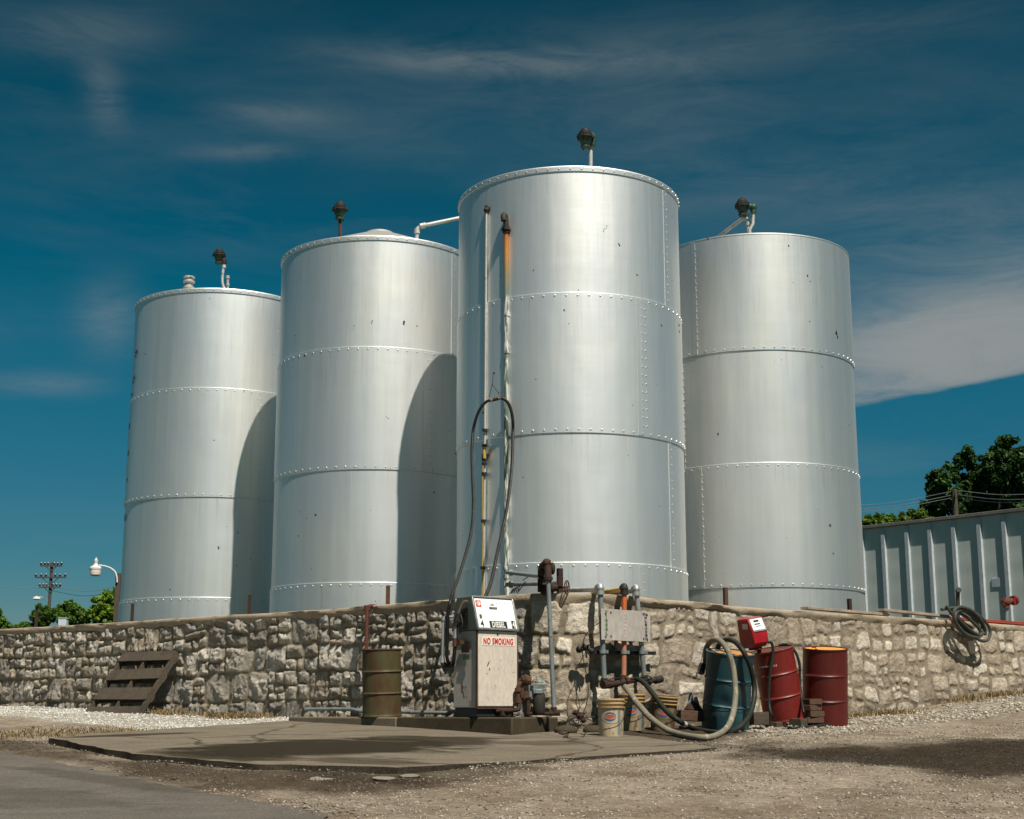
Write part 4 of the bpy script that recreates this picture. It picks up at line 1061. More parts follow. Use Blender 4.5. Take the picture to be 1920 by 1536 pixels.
# ------------------------------------------------------------------ fuel pump
def fuel_pump():
    yaw = R_(38)
    pc = at(893.5, 1327, 17.75); zb = ISZ
    root = thing('fuel_dispenser', 'old white fuel pump lettered DIESEL and NO SMOKING in front of the wall corner', 'fuel pump', (pc.x, pc.y, zb), (0, 0, yaw))
    # local frame: x along front face to the right, y into the machine, origin at front-left corner on the island
    inv = MW(root).inverted()
    zt = lambda py, pxx=893.5: (inv @ at(pxx, py, 17.75)).z
    z0, z1, z2 = zt(1327), zt(1181), zt(1117)
    W, D = .62, .50; sl = .115
    b = MB(); b.box((W / 2, D / 2, z0 / 2), (W - .06, D - .06, z0)); b.build('base', 'black', root, bev=.01)
    b = MB(); b.box((W * .62, -.0, z0 * .45), (.10, .12, z0 * .6)); b.build('base_block', 'rust_dark', root)
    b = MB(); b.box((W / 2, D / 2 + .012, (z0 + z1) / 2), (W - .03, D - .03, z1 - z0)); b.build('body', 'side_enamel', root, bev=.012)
    b = MB(); b.box((W / 2 + .008, .004, (z0 + z1) / 2 + .004), (W - .022, .02, z1 - z0 - .02)); b.build('front_panel', 'white_enamel', root, bev=.008)
    b = MB(); b.box((.001, .0, (z0 + z1) / 2), (.014, .028, z1 - z0 - .006)); b.box((W - .0, .0, (z0 + z1) / 2), (.010, .026, z1 - z0 - .006)); b.box((W / 2, .006, z0 - .006), (W, .03, .014)); split(b, 'edge_trim', 'rust', root)
    # head: tapered hood, sloping faces front and back
    hd = MB(); x0, x1 = -.012, W + .012; f0, b0 = -.015, D + .015; f1, b1 = sl, D - sl * .8
    hd.add([(x0, f0, z1), (x1, f0, z1), (x1, b0, z1), (x0, b0, z1), (x0, f1, z2), (x1, f1, z2), (x1, b1, z2), (x0, b1, z2)],
           [(3, 2, 1, 0), (4, 5, 6, 7), (0, 1, 5, 4), (1, 2, 6, 5), (2, 3, 7, 6), (3, 0, 4, 7)])
    hd.build('head', 'steel_dark', root, bev=.008)
    # sloped dial frame
    nrm = Vector((0, -(z2 - z1), (f1 - f0))).normalized(); up = Vector((0, f1 - f0, z2 - z1)).normalized(); right = Vector((1, 0, 0))
    rot = Matrix((right, up, nrm)).transposed()        # columns: x right, y up, z out
    o0 = Vector(((x0 + x1) / 2, (f0 + f1) / 2, (z1 + z2) / 2)); hh = Vector((0, f1 - f0, z2 - z1)).length; ww = x1 - x0
    def on(x, y, z=0.): return o0 + rot @ Vector((x, y, z))
    def mt(x, y, z): return Matrix.Translation(on(x, y, z)) @ rot.to_4x4()
    b = MB()
    for (x, y, sx, sy) in ((0, hh / 2 - .008, ww, .018), (0, -hh / 2 + .012, ww, .026), (-ww / 2 + .012, 0, .024, hh), (ww / 2 - .012, 0, .024, hh)): b.box(on(x, y, .012), (sx, sy, .028), rot)
    b.build('dial_frame', 'steel', root, bev=.003)
    b = MB(); b.box(on(0, 0, .004), (ww - .05, hh - .045, .012), rot); b.build('dial_face', 'dial', root)
    b = MB(); b.box(on(-.02, .07, .0125), (.115, .028, .004), rot); b.box(on(-.025, .112, .0125), (.055, .010, .004), rot); split(b, 'counter_window', 'black', root)
    text('counter_digits', '0 0 0 0 0', .022, mt(-.02, .07, .016), 'white_letters', root, 1.)
    b = MB(); b.box(on(-.235, -.045, .0125), (.034, .05, .004), rot); b.build('side_gauge', 'gauge', root)
    b = MB(); b.box(on(-.235, .12, .0125), (.078, .082, .003), rot); b.build('brand_sticker', 'red_sticker', root)
    b = MB(); b.lathe([(.030, 0), (.030, .002), (.020, .002), (.020, 0)], seg=24); b.box((0, 0, .0015), (.012, .036, .002)); b.xf(mt(-.235, .12, .0145)); b.build('brand_mark', 'white_letters', root)
    b = MB()
    for k in range(6): b.box(on(-.12 + k * .055 + (.02 if k > 4 else 0), .135, .0112), (.006, .012, .002), rot)
    split(b, 'dial_tick', 'gauge', root)
    b = MB(); b.box(on(.015, -.145, .013), (.265, .092, .004), rot); b.build('name_plate', 'black', root)
    text('lettering', 'DIESEL', .1, mt(.015, -.145, .0155), 'white_letters', root, fit=(.20, .074), bold=.0035, sp=1.12)
    b = MB(); b.box(on(.248, -.135, .013), (.050, .098, .004), rot); b.build('number_plate', 'black', root)
    text('pump_number', '4', .098, mt(.248, -.135, .0155), 'white_letters', root, fit=(.036, .080), bold=.002)
    text('pump_number', '4', .105, mt(-.232, -.137, .0105), 'black_letters', root, fit=(.052, .085), bold=.002)
    # warning sticker
    fr = Matrix(((1, 0, 0, 0), (0, 0, -1, 0), (0, 1, 0, 0), (0, 0, 0, 1)))
    zs = z1 - .13
    b = MB(); b.box((W / 2 + .01, -.0075, zs), (.50, .003, .105)); b.build('warning_sticker', 'sticker', root)
    text('lettering', 'NO SMOKING', .112, Matrix.Translation((W / 2 + .01, -.0105, zs)) @ fr, 'red_letters', root, fit=(.455, .080), bold=.004, sp=1.15)
    b = MB(); b.lathe([(.012, 0), (.012, .006), (.004, .008)], (0, 0, 0), 10, Matrix.Rotation(PI / 2, 3, 'X')); b.xf(Matrix.Translation((W * .5, -.006, z1 - .045))); b.build('lock', 'iron', root)
    # scuffs on the front panel
    b = MB(); rr = random.Random(4)
    for (x, z, l, w, a) in ((.17, z1 - .40, .10, .022, -.5), (.19, z1 - .47, .06, .016, .3), (.33, z1 - .47, .06, .006, .5), (.15, z1 - .52, .03, .008, 1.), (.27, z1 - .66, .05, .005, .8), (.56, z1 - .5, .05, .005, 1.8), (.36, z1 - .36, .03, .004, 0), (.17, z0 + .1, .04, .004, .5)):
        n = 7; pts = []
        for k in range(n):
            an = 2 * PI * k / n; q = rr.uniform(.6, 1.1); u_ = math.cos(an) * w * q / 2; v_ = math.sin(an) * l * q / 2
            pts.append((x + u_ * math.cos(a) - v_ * math.sin(a), -.0068, z + u_ * math.sin(a) + v_ * math.cos(a)))
        b.add(pts, [tuple(range(n))])
    split(b, 'scuff_mark', 'rust_dark', root, smooth=0)
    # nozzle side (local x = 0, facing -x)
    b = MB(); b.box((-.006, D * .52, z1 + .14), (.012, .20, .27)); b.build('nozzle_boot', 'black', root, bev=.01)
    b = MB(); b.box((-.006, D * .45, z1 - .20), (.010, .15, .13)); b.build('rust_stained_plate', 'rust_dark', root)
    b = MB(); b.box((-.012, D * .40, z1 - .32), (.012, .13, .06)); b.build('data_plate', 'gauge', root)
    b = MB(); b.tube([(-.03, D * .30, z2 - .06), (-.05, D * .42, z2 - .07), (-.06, D * .52, z2 - .14), (-.065, D * .60, z2 - .22)], [.014, .018, .018, .02], 10, smooth=4); b.build('nozzle_spout', 'brass', root)
    b = MB(); b.tube([(-.065, D * .58, z2 - .2), (-.075, D * .66, z2 - .36)], [.032, .038], 12); b.box((-.075, D * .58, z2 - .30), (.035, .12, .05), Matrix.Rotation(.5, 3, 'X'))
    b.tube([(-.075, D * .46, z2 - .22), (-.085, D * .36, z2 - .33), (-.08, D * .48, z2 - .44), (-.075, D * .62, z2 - .42)], .009, 8, smooth=4); b.build('nozzle', 'iron', root)
    b = MB(); b.tube([(-.075, D * .66, z2 - .36), (-.078, D * .68, z2 - .50)], .026, 12); b.build('nozzle_swivel', 'galv', root)
    b = MB(); b.tube([(-.078, D * .68, z2 - .50), (-.078, D * .69, z2 - .60)], .032, 12); b.box((-.05, D * .6, z2 - .55), (.06, .14, .05)); b.build('hose_coupling', 'rust', root)
    return root, (z0, z1, z2, W, D)
fp, (pz0, pz1, pz2, PW, PD) = fuel_pump()
mwp = MW(fp)
def PL(x, y, z): return mwp @ Vector((x, y, z))

# small grey pipe loop beside the pump
Yp = 18.15
t = thing('side_pipe', 'thin grey pipe bent down beside the left side of the fuel pump', 'pipe', at(830, 1238, Yp))
pipe('pipe_run', [at(850, 1157, Yp - .02), at(834, 1157, Yp), at(831.5, 1160, Yp), at(829.5, 1240, Yp)], .019, 'galv', t, 10, 0, [(at(831.5, 1160, Yp), UP, .028, .05), (at(829.6, 1238, Yp), UP, .028, .06)])
b = MB(); b.tube([at(829.5, 1238, Yp), at(831, 1246, Yp), at(842, 1248, Yp), at(850, 1247, Yp)], .026, 10, smooth=4); b.build('elbow', 'rust_dark', t, True)

# ------------------------------------------------------------------ the overhead hose
t = thing('fuel_hose', 'black fuel hose looping up the corner tank from the fuel pump', 'hose', at(908, 1117, 18.1))
Yh = Yt(962, .16)
zc = lambda py: 18.1 + (Yh - 18.1) * max(0, min(1, (1117 - py) / 290)) ** .8
hp = [(908.8, 1122), (921, 1090), (930, 1048), (941, 998), (951, 949), (957.3, 901), (960.3, 860), (961.7, 814), (961.7, 790), (958.7, 771), (953, 756), (945, 748.5), (938, 746.8)]
pipe('hose_run', [at(a, b_, zc(b_)) for a, b_ in hp], .024, 'rubber', t, 12, 5)
hp = [(921, 750.5), (911.8, 753.5), (900, 767), (891.3, 789), (886.4, 814), (884.5, 853), (886, 901), (887.6, 941), (885.6, 981), (880.6, 1012), (870.5, 1048), (860.4, 1080), (850.3, 1107), (844, 1130), (839.6, 1152), (839, 1190), (838, 1233), (845, 1247), (854, 1238)]
hpw = [at(a, b_, zc(b_)) for a, b_ in hp[:-1]] + [PL(-.078, PD * .75, pz2 - .80), PL(-.078, PD * .69, pz2 - .60)]
pipe('hose_run', hpw, .022, 'rubber', t, 12, 5)
b = MB(); b.tube([at(921, 750.5, Yh), at(938, 746.8, Yh)], .026, 12); b.build('hose_joint', 'rubber_green', t, True)
b = MB()
for a, q in ((921.5, 750), (936, 746.5)):
    p = at(a, q, Yh); d = (at(938, 746.8, Yh) - at(921, 750.5, Yh)).normalized(); b.tube([p - d * .018, p + d * .018], .034, 12); b.box(p + Vector((0, -.02, .03)), (.03, .03, .03))
split(b, 'hose_clamp', 'brass', t, world=True)
t = thing('hose_hanger', 'rusty wire hanger holding the black hose loop against the corner tank', 'hanger', at(925.5, 700, Yh))
b = MB(); b.tube([at(925.5, 699, Yh + .06), at(925, 702, Yh), at(923, 721, Yh), at(917, 745, Yh)], .005, 6); b.tube([at(923, 721, Yh), at(936, 739, Yh)], .005, 6); b.build('wire', 'rust_dark', t, True)
b = MB(); b.box(at(926, 700, Yh + .05), (.03, .05, .02)); b.build('hook', 'iron', t, True)
b = MB(); c = at(937, 738, Yh); b.tube([c + Vector((.025 * math.cos(k * PI / 6), 0, .025 * math.sin(k * PI / 6))) for k in range(13)], .004, 6); b.build('ring', 'rust', t, True)

# ------------------------------------------------------------------ valve assembly on the corner
Yv = 18.55
def YV(px): return Yv + (1040 - px) * .012
t = thing('valve_assembly', 'rusty valves and cross pipes above the wall corner, fed by the tall grey standpipe', 'valve', at(1038.7, 1330, 18.2))
pipe('standpipe', [at(1027.5, 1084, 18.2), at(1038.7, 1330, 18.15)], .028, 'grey_pipe', t, 12)
pipe('cross_pipe', [at(950, 1073, YF - .3), at(957, 1074, YF - .4), at(1016, 1081, Yv)], .028, 'grey_pipe', t, 12, 0, [(at(958, 1074, YF - .4), (1, 0, 0), .045, .05)])
pipe('cross_pipe', [at(950, 1096, YF - .3), at(957, 1096, YF - .4), at(1047, 1093.5, Yv)], .030, 'grey_pipe', t, 12, 0, [(at(958, 1096, YF - .4), (1, 0, 0), .05, .06)])
b = MB(); b.tube([at(1027.8, 1090, 18.2), at(1027.5, 1072, 18.25), at(1026, 1062, 18.3), at(1018, 1060, 18.4), at(1015, 1068, Yv), at(1015, 1082, Yv)], .045, 12, smooth=4)
b.ball(at(1025, 1056, 18.3), .06, 12); b.ball(at(1036, 1066, 18.35), .06, 12, (.6, 1, 1.35)); b.tube([at(1027.8, 1082, 18.2), at(1028, 1088, 18.2)], .058, 8)
b.ball(at(1017, 1069, 18.45), .055, 12, (.8, 1, 1.4)); b.tube([at(1015, 1085, Yv), at(1015, 1110, Yv)], .05, 10); b.tube([at(1010, 1086, Yv), at(1022, 1086, Yv)], .06, 10); b.build('swing_valve', 'rust_dark', t, True)
b = MB(); b.tube([at(1013, 1104, Yv), at(1030, 1103, Yv), at(1046, 1102, Yv)], [.07, .065, .04], 12); b.tube([at(1018, 1104, Yv), at(1022, 1104, Yv)], .085, 12); b.tube([at(1034, 1103, Yv), at(1038, 1103, Yv)], .07, 12)
b.tube([at(1046, 1102, Yv), at(1064, 1101.5, Yv)], .014, 8); b.tube([at(1044, 1084, Yv), at(1056, 1084, Yv)], .014, 8); b.box(at(1050, 1090, Yv), (.06, .06, .13)); b.build('gate_valve', 'rust_dark', t, True)
b = MB(); c = at(1063, 1101.5, Yv); rw = Matrix.Rotation(R_(68), 3, 'Z') @ Matrix.Rotation(PI / 2, 3, 'X')
ring = [c + rw @ Vector((.085 * math.cos(k * PI / 10), .085 * math.sin(k * PI / 10), 0)) for k in range(21)]
b.tube(ring, .009, 8, caps=False)
for k in range(4): a = k * PI / 2 + .4; b.tube([c, c + rw @ Vector((.082 * math.cos(a), .082 * math.sin(a), 0))], .007, 6)
b.ball(c, .018, 8); b.build('handwheel', 'rust', t, True)
b = MB(); b.tube([at(985, 1091, 19.6), at(978, 1101, 19.7), at(970, 1112, 19.8)], .007, 6, smooth=3); b.tube([at(990, 1082, 19.4), at(980, 1088, 19.5)], .006, 6)
for k in range(5): b.tube([at(955 + k * 4, 1114 - k, 19.6), at(963 + k * 3, 1104 - k * 2, 19.6)], .007, 5)
split(b, 'loose_wire', 'rubber', t, world=True)
# pump fittings at the foot of the standpipe
t = thing('pipe_fittings', 'cluster of rusty elbows and a green filter canister right of the fuel pump', 'pipe fittings', at(1000, 1338, 18.1))
Yb = 18.05
b = MB(); c = at(1011, 1338, Yb); b.lathe([(.065, 0), (.075, .03), (.075, .22), (.06, .25)], c, 18); b.build('filter_canister', 'iron', t, True)
b = MB(); c = at(1011, 1300, Yb); b.box(c + Vector((0, 0, .05)), (.16, .12, .05)); b.box(c + Vector((0, 0, .10)), (.20, .14, .035)); b.lathe([(.05, .11), (.05, .14), (.03, .16)], c, 12); b.box(c + Vector((-.1, 0, .03)), (.06, .07, .16)); b.box(c + Vector((-.02, -.07, .02)), (.10, .02, .05)); b.build('filter_head', M['olive_grey'] if 'olive_grey' in M else 'grey_pipe', t, True, bev=.006)
b = MB(); b.tube([at(972, 1322, Yb), at(972, 1292, Yb), at(975, 1284, Yb), at(986, 1280, Yb), at(1000, 1283, Yb)], .032, 12, smooth=3); b.tube([at(972, 1318, Yb), at(972, 1308, Yb)], .048, 10); b.tube([at(972, 1297, Yb), at(972, 1290, Yb)], .048, 10); b.tube([at(980, 1275, Yb), at(996, 1277, Yb)], .055, 10); b.ball(at(986, 1274, Yb), .06, 10)
b.tube([at(975, 1302, Yb), at(1000, 1300, Yb)], .035, 10); b.box(at(985, 1302, Yb), (.10, .08, .08)); b.build('rusty_elbow', 'rust', t, True)
b = MB(); b.tube([at(930, 1333, Yb - .1), at(968, 1332, Yb - .1), at(974, 1326, Yb - .05), at(974, 1316, Yb)], .024, 10, smooth=3); b.tube([at(990, 1340, Yb), at(990, 1310, Yb)], .026, 10); b.tube([at(988, 1338, Yb), at(1046, 1338, 18.15)], .022, 10); b.tube([at(1030, 1337, 18.15), at(1050, 1337, 18.15)], .038, 10); b.tube([at(1039, 1340, 18.15), at(1038.6, 1326, 18.15)], .038, 10); b.build('bottom_pipe', 'rust_dark', t, True)

# ------------------------------------------------------------------ filler pipes with the board
def WR(px, py, off): return wallpt(px, py, off, 'R')
def fill(label, top, bot, back, m_top, m_bot, m_back, m_el, split=1210):
    t = thing('filler_pipe', label, 'pipe', WR(bot[0], bot[1], .20), group='filler pipes coming over the wall')
    f = lambda y: (top[0] + (bot[0] - top[0]) * (y - top[1]) / (bot[1] - top[1]), y)
    A = WR(top[0], top[1], .2); B_ = WR(bot[0], bot[1], .2); Mx, My = f(split); Mi = WR(Mx, My, .2)
    pipe('down_pipe', [A, Mi], .034, m_top, t, 14); pipe('down_pipe', [Mi, B_], .0335, m_bot, t, 14)
    C_ = wallpt(back[0], back[1], -.55, 'R'); 
    pipe('back_pipe', [A + (C_ - A) * .05, C_, C_ + (C_ - A) * 1.2], .033, m_back, t, 14)
    d = (C_ - A).normalized()
    b = MB(); b.tube([A - UP * .06, A, A + UP * .03, A + UP * .035 + d * .03, A + UP * .02 + d * .10], .045, 14, smooth=3); b.tube([A - UP * .07, A - UP * .03], .053, 12); b.ball(A + UP * .01, .052, 14); b.build('elbow', m_el, t, True)
    return t
fill('left filler pipe of three, grey with a white elbow, behind DIESEL on the board', (1125.5, 1105), (1133, 1278), (1088, 1106), 'grey_pipe', 'grey_pipe', 'silver_pipe', 'galv')
fill('middle filler pipe of three, orange with a yellow run over the wall', (1170.5, 1105), (1169.5, 1274), (1142, 1109), 'orange', 'pale_orange', 'yellow', 'iron')
fill('right filler pipe of three, blue grey, behind UNLEADED on the board', (1193, 1107), (1208.5, 1275), (1160, 1111), 'galv', 'grey_pipe', 'grey_pipe', 'galv')
t = thing('pipe_rail', 'dark steel strut with clamps holding the three filler pipes to the wall', 'bracket', WR(1170, 1224, .12))
b = MB(); a, c = WR(1112, 1223, .13), WR(1228, 1225, .13); d = (c - a).normalized(); rot = Matrix((d, UP.cross(d), UP)).transposed(); b.box((a + c) / 2, ((c - a).length, .04, .045), rot); b.build('strut', 'black', t, True)
for (x, y) in ((1130, 1222), (1169.8, 1223), (1204, 1223)):
    b = MB(); p = WR(x, y, .2); b.tube([p - UP * .022, p + UP * .022], .045, 14); b.box(p - NR_.to_3d() * .0 + d * .06, (.035, .05, .04), rot); b.build('clamp', 'grey_pipe', t, True)
# board
P00, P10, P11, P01 = WR(1128, 1199, .26), WR(1221.5, 1205, .26), WR(1216.5, 1147, .26), WR(1126.5, 1141.5, .26)
bc = (P00 + P10 + P11 + P01) / 4; bx = ((P10 + P11) - (P00 + P01)).normalized(); by = ((P01 + P11) - (P00 + P10)); by = (by - bx * by.dot(bx)).normalized(); bz = bx.cross(by)
BW, BH = ((P10 + P11) - (P00 + P01)).length / 2, ((P01 + P11) - (P00 + P10)).length / 2
rotb = Matrix((bx, by, bz)).transposed()
t = thing('sign_board', 'weathered metal board lettered DIESEL, REGULAR and UNLEADED across the three filler pipes', 'sign', bc)
b = MB(); b.box(bc, (BW, BH, .006), rotb); b.build('panel', 'board_metal', t, True, bev=.002)
inv = MW(t).inverted()
def bm_(x, y, z=.0045, rz=0): return inv @ Matrix.Translation(bc) @ rotb.to_4x4() @ Matrix.Translation((x, y, z)) @ Matrix.Rotation(rz, 4, 'Z')
def column(word, x, y0, y1, w, mat, slant=0.):
    """a word painted downwards, one upright letter under the other; one mesh"""
    me = None; n = len(word); bmx = bmesh.new(); step_ = (y0 - y1) / n
    for i, ch in enumerate(word):
        y = y0 - step_ * (i + .5)
        o_ = text('lettering', ch, .06, Matrix.Translation((x + slant * i, y, .0045)), mat, t, bold=.0025, fit=(w * (.35 if ch == 'I' else 1), step_ * .74))
        o_.data.transform(inv @ Matrix.Translation(bc) @ rotb.to_4x4()); bmx.from_mesh(o_.data); me_ = o_.data; bpy.data.objects.remove(o_)
    me = bpy.data.meshes.new('lettering'); bmx.to_mesh(me); bmx.free(); link('lettering', me, mat, t, 0)
column('DIESEL', -BW / 2 + .088, BH / 2 - .012, -BH / 2 + .055, .036, 'green_letters', .0008)
column('REGULAR', -.018, BH / 2 - .03, -BH / 2 + .035, .036, 'pink_letters', .0008)
column('UNLEADED', BW / 2 - .088, BH / 2 - .012, -BH / 2 + .02, .038, 'black_letters', .002)
b = MB()
for (x, y) in ((-.275, .13), (-.205, .15), (-.275, -.15), (-.205, -.14), (.235, .16), (.285, .15), (.235, -.15), (.285, -.16)):
    b.ball(bc + rotb @ Vector((x * BW / .66, y * BH / .38, .005)), .012, 8, (1, 1, 1)); b.tube([bc + rotb @ Vector((x * BW / .66, y * BH / .38, .006)), bc + rotb @ Vector((x * BW / .66, y * BH / .38 - .022, .006))], [.008, .002], 6)
split(b, 'bolt', 'black', t, world=True)
# manifold
t = thing('hose_manifold', 'rusty pipe manifold at the foot of the filler pipes, above the cream buckets', 'manifold', WR(1165, 1280, .2))
b = MB(); b.tube([WR(1133, 1272, .2), WR(1133, 1281, .2), WR(1137, 1284, .22), WR(1160, 1281, .26)], .045, 12, smooth=3); b.tube([WR(1130, 1284, .22), WR(1146, 1283, .22)], .055, 10); b.tube([WR(1156, 1281, .24), WR(1190, 1276, .24)], .032, 10)
b.tube([WR(1169, 1268, .2), WR(1169, 1280, .22)], .044, 10); b.tube([WR(1171, 1277, .24), WR(1177, 1276, .24)], .05, 10); b.build('manifold_pipe', 'rust_dark', t, True)
b = MB(); b.tube([WR(1208, 1266, .2), WR(1209, 1278, .2)], .045, 12); b.tube([WR(1205, 1280, .22), WR(1222, 1276, .22), WR(1236, 1274, .22)], .036, 12); b.tube([WR(1228, 1276, .22), WR(1240, 1273, .22)], .047, 12); b.tube([WR(1213, 1279, .22), WR(1218, 1278, .22)], .05, 10); b.build('manifold_end', 'iron', t, True)
b = MB()
for (x, y) in ((1150, 1272), (1185, 1271), (1208, 1268)): b.tube([WR(x - 10, y + 3, .26), WR(x, y, .28), WR(x + 10, y, .28), WR(x + 14, y + 5, .26)], .008, 6, smooth=3)
split(b, 'lever', 'iron', t, world=True)

# suction hoses
def gp(px, py, r): p = G(px, py); return p + Vector((0, 0, r))
t = thing('suction_hose', 'thick dusty grey hose looping from the manifold over the front of the blue drum', 'hose', gp(1300, 1385, 0))
A = [(1158, 1280, 18.85), (1166, 1281, 18.8), (1174, 1291, 18.6), (1184, 1304, 18.35), (1195, 1319, 18.1), (1207, 1333, 17.85), (1217, 1344, 17.68), (1239, 1361, 17.5), (1261, 1373, 17.4), (1290, 1381, None), (1320, 1384, None), (1343, 1380, None),
     (1363, 1365, 17.75), (1374, 1340, 18.05), (1378.5, 1312, 18.2), (1378.5, 1287, 18.27), (1374, 1250, 18.32), (1364, 1219, 18.34), (1350, 1202, 18.58), (1336, 1201, 18.9), (1325, 1214, 19.1), (1320, 1236, 19.1), (1317, 1248, 19.05)]
A = [at(x_, y_, z_) if z_ else gp(x_, y_ + 5, .034) for x_, y_, z_ in A]
pipe('hose_run', A, .036, 'hose_grey', t, 14, 5)
b = MB(); pth = smooth_path(A, 5)
for i in (22, 26, 30): b.tube([pth[i], pth[i + 1]], .0385, 14)
split(b, 'hose_joint', 'hose_grey', t, world=True)
b = MB(); b.tube([at(1317.5, 1246, 19.05), at(1314, 1262, 19.0)], [.045, .05], 12); b.tube([at(1313, 1258, 18.98), at(1307, 1262, 18.97), at(1306, 1268, 18.96)], .012, 8); b.build('coupling', 'black', t, True)
t = thing('suction_hose', 'thick dark green hose curving behind the grey hose and over the blue drum', 'hose', gp(1330, 1378, 0))
A = [(1178, 1278, 18.85), (1190, 1274, 18.8), (1199, 1275, 18.75), (1210, 1283, 18.65), (1228, 1306, 18.45), (1250, 1334, 18.25), (1275, 1353, 18.12), (1301, 1367, None), (1344, 1375, None), (1373, 1372, None), (1397, 1354, 18.15), (1411, 1325, 18.4),
     (1414.5, 1290, 18.55), (1408, 1253, 18.5), (1395, 1224, 18.48), (1381, 1206, 18.6), (1366, 1199, 18.8), (1353, 1204, 18.98), (1345, 1217, 19.1), (1342, 1240, 19.15)]
A = [at(x_, y_, z_) if z_ else gp(x_, y_ + 4, .031) for x_, y_, z_ in A]
pipe('hose_run', A, .033, 'rubber_green', t, 14, 5)
b = MB(); pth = smooth_path(A, 5); b.tube([pth[31], pth[32]], .035, 14); b.build('white_band', 'white_letters', t, True)

# ------------------------------------------------------------------ drums
def drum(label, axis0, axis1, rad, m_body, m_hoop, m_lid, dents=0, seed=0, group='steel drums against the wall'):
    """axis0/axis1 world bottom/top centres"""
    a = Vector(axis0); h = (Vector(axis1) - a); H = h.length; q = h.to_track_quat('Z', 'Y')
    t = thing('steel_drum', label, 'drum', a, q.to_euler(), group)
    seg = 56; prof = [(rad * .97, .012), (rad, 0), (rad + .006, .006), (rad + .006, .02), (rad, .026)]
    for k in range(1, 14): prof.append((rad, .026 + (H / 3 - .05) * k / 14))
    z1, z2 = H * .345, H * .665
    def hoop(z): return [(rad, z - .018), (rad + .004, z - .010), (rad + .011, z), (rad + .004, z + .010), (rad, z + .018)]
    prof += [(rad, z1 - .02)] + hoop(z1) + [(rad, z1 + (z2 - z1) * k / 10) for k in range(1, 10)] + hoop(z2) + [(rad, z2 + (H - z2) * k / 8) for k in range(1, 8)]
    prof += [(rad, H - .022), (rad + .006, H - .018), (rad + .008, H - .004), (rad + .004, H), (rad - .006, H), (rad - .008, H - .016)]
    vs = []
    for (r, z) in prof:
        an = np.arange(seg) * 2 * PI / seg; w = (vn(an * 2.2, np.full(seg, z * 4), 70 + seed) - .5) * .006 * (1 + dents)
        w *= np.minimum(1, np.minimum(an, 2 * PI - an) * 2) * min(1, min(z, H - z) * 8)
        for aa, ww in zip(an, w):
            d = 0
            if dents:
                for (da, dz, s_, dep) in ((-2.2, .35, .28, .03), (-1.5, .30, .22, .025), (-1.0, .62, .2, .015), (-1.9, .62, .18, .012)):
                    d -= dep * dents * math.exp(-(((aa - 2 * PI if aa > PI else aa) - da) ** 2) / s_ ** 2 - ((z - dz * H / .9) / .09) ** 2)
            vs.append(((r + ww + d) * math.cos(aa), (r + ww + d) * math.sin(aa), z))
    n = len(prof); fs = [(i * seg + k, i * seg + (k + 1) % seg, (i + 1) * seg + (k + 1) % seg, (i + 1) * seg + k) for i in range(n - 1) for k in range(seg)] + [tuple(range(seg))[::-1]]
    me = MB(); me.add(vs, fs); me.build('body', m_body, t, smooth=50)
    for z in (z1, z2):
        b = MB(); b.lathe([(rad + .0085, z - .005), (rad + .0125, z), (rad + .0085, z + .005)], seg=seg, close=False); b.build('hoop', m_hoop, t)
    b = MB(); b.lathe([(rad - .007, H - .014), (.001, H - .012)], seg=seg, close=False); b.build('lid', m_lid, t)
    b = MB(); b.lathe([(rad + .0055, H - .020), (rad + .0095, H - .012), (rad + .0095, H - .002), (rad + .003, H + .002), (rad - .006, H + .001)], seg=seg, close=False); b.build('top_rim', m_hoop, t)
    b = MB(); b.lathe([(.03, 0), (.03, .012), (.012, .016)], (rad * .62 * math.cos(2.2), rad * .62 * math.sin(2.2), H - .013), 10); b.lathe([(.018, 0), (.018, .010)], (-rad * .5, -rad * .3, H - .013), 10); split(b, 'bung', m_hoop, t)
    return t
YD = 19.95
a = G(1547, 1351); a = at(1547, 1349, YD); a.z = gz(a.x, a.y) - .02; lean = .145
top_ = at(1547, 1215, YD - lean)
drum_c = drum('upright dark red drum with a clean yellow lid, rightmost of the drums', a, top_, .296, 'red_drum', 'red_drum', 'lid_yellow', .18, 1)
YB = 19.0
drum_a = drum('dented teal blue drum with a rusty yellow lid, under the big hoses', at(1359, 1371, YB), at(1369.5, 1222, YB - .18), .300, 'teal_drum', 'teal_edge', 'lid_rust', 1.0, 2)
YE = 19.75
drum_b = drum('bright red drum leaning left on blocks with a small red meter on it', at(1473, 1349, YE), at(1447, 1217, YE - .12), .278, 'red_drum_b', 'red_drum_edge', 'rust', .25, 3)
text('faded_lettering', 'INDUSTRIAL', .045, Matrix.Rotation(R_(22), 4, 'Z') @ Matrix.Translation((0, -.283, .80)) @ Matrix.Rotation(PI / 2, 4, 'X'), 'pink_letters', drum_b, 1.) if False else None
# faded stencil marks wrapped round the leaning drum
b = MB(); rr = random.Random(2)
for k in range(13):
    a_ = R_(-112 + k * 4.1 + 22); w = rr.uniform(.006, .010); hgt = rr.choice((.014, .02, .024))
    o = Vector((math.cos(a_), math.sin(a_), 0)); tn = Vector((-o.y, o.x, 0)); rot = Matrix((tn, o, UP)).transposed()
    b.box(o * .2795 + UP * (.755 + rr.uniform(-.003, .003)), (w, .002, hgt), rot); b.box(o * .2795 + tn * .005 + UP * (.748 if k % 2 else .762), (.010, .002, .004), rot)
b.build('faded_stencil', 'pink_letters', drum_b)
# olive drum on the island
YO = 19.25
ao = at(716, 1346, YO); ao.z = ISZ
drum('rusty olive drum standing on the island left of the fuel pump', ao, at(715.5, 1217, YO - .04), .252, 'olive_drum', 'rust', 'rust', .15, 5)

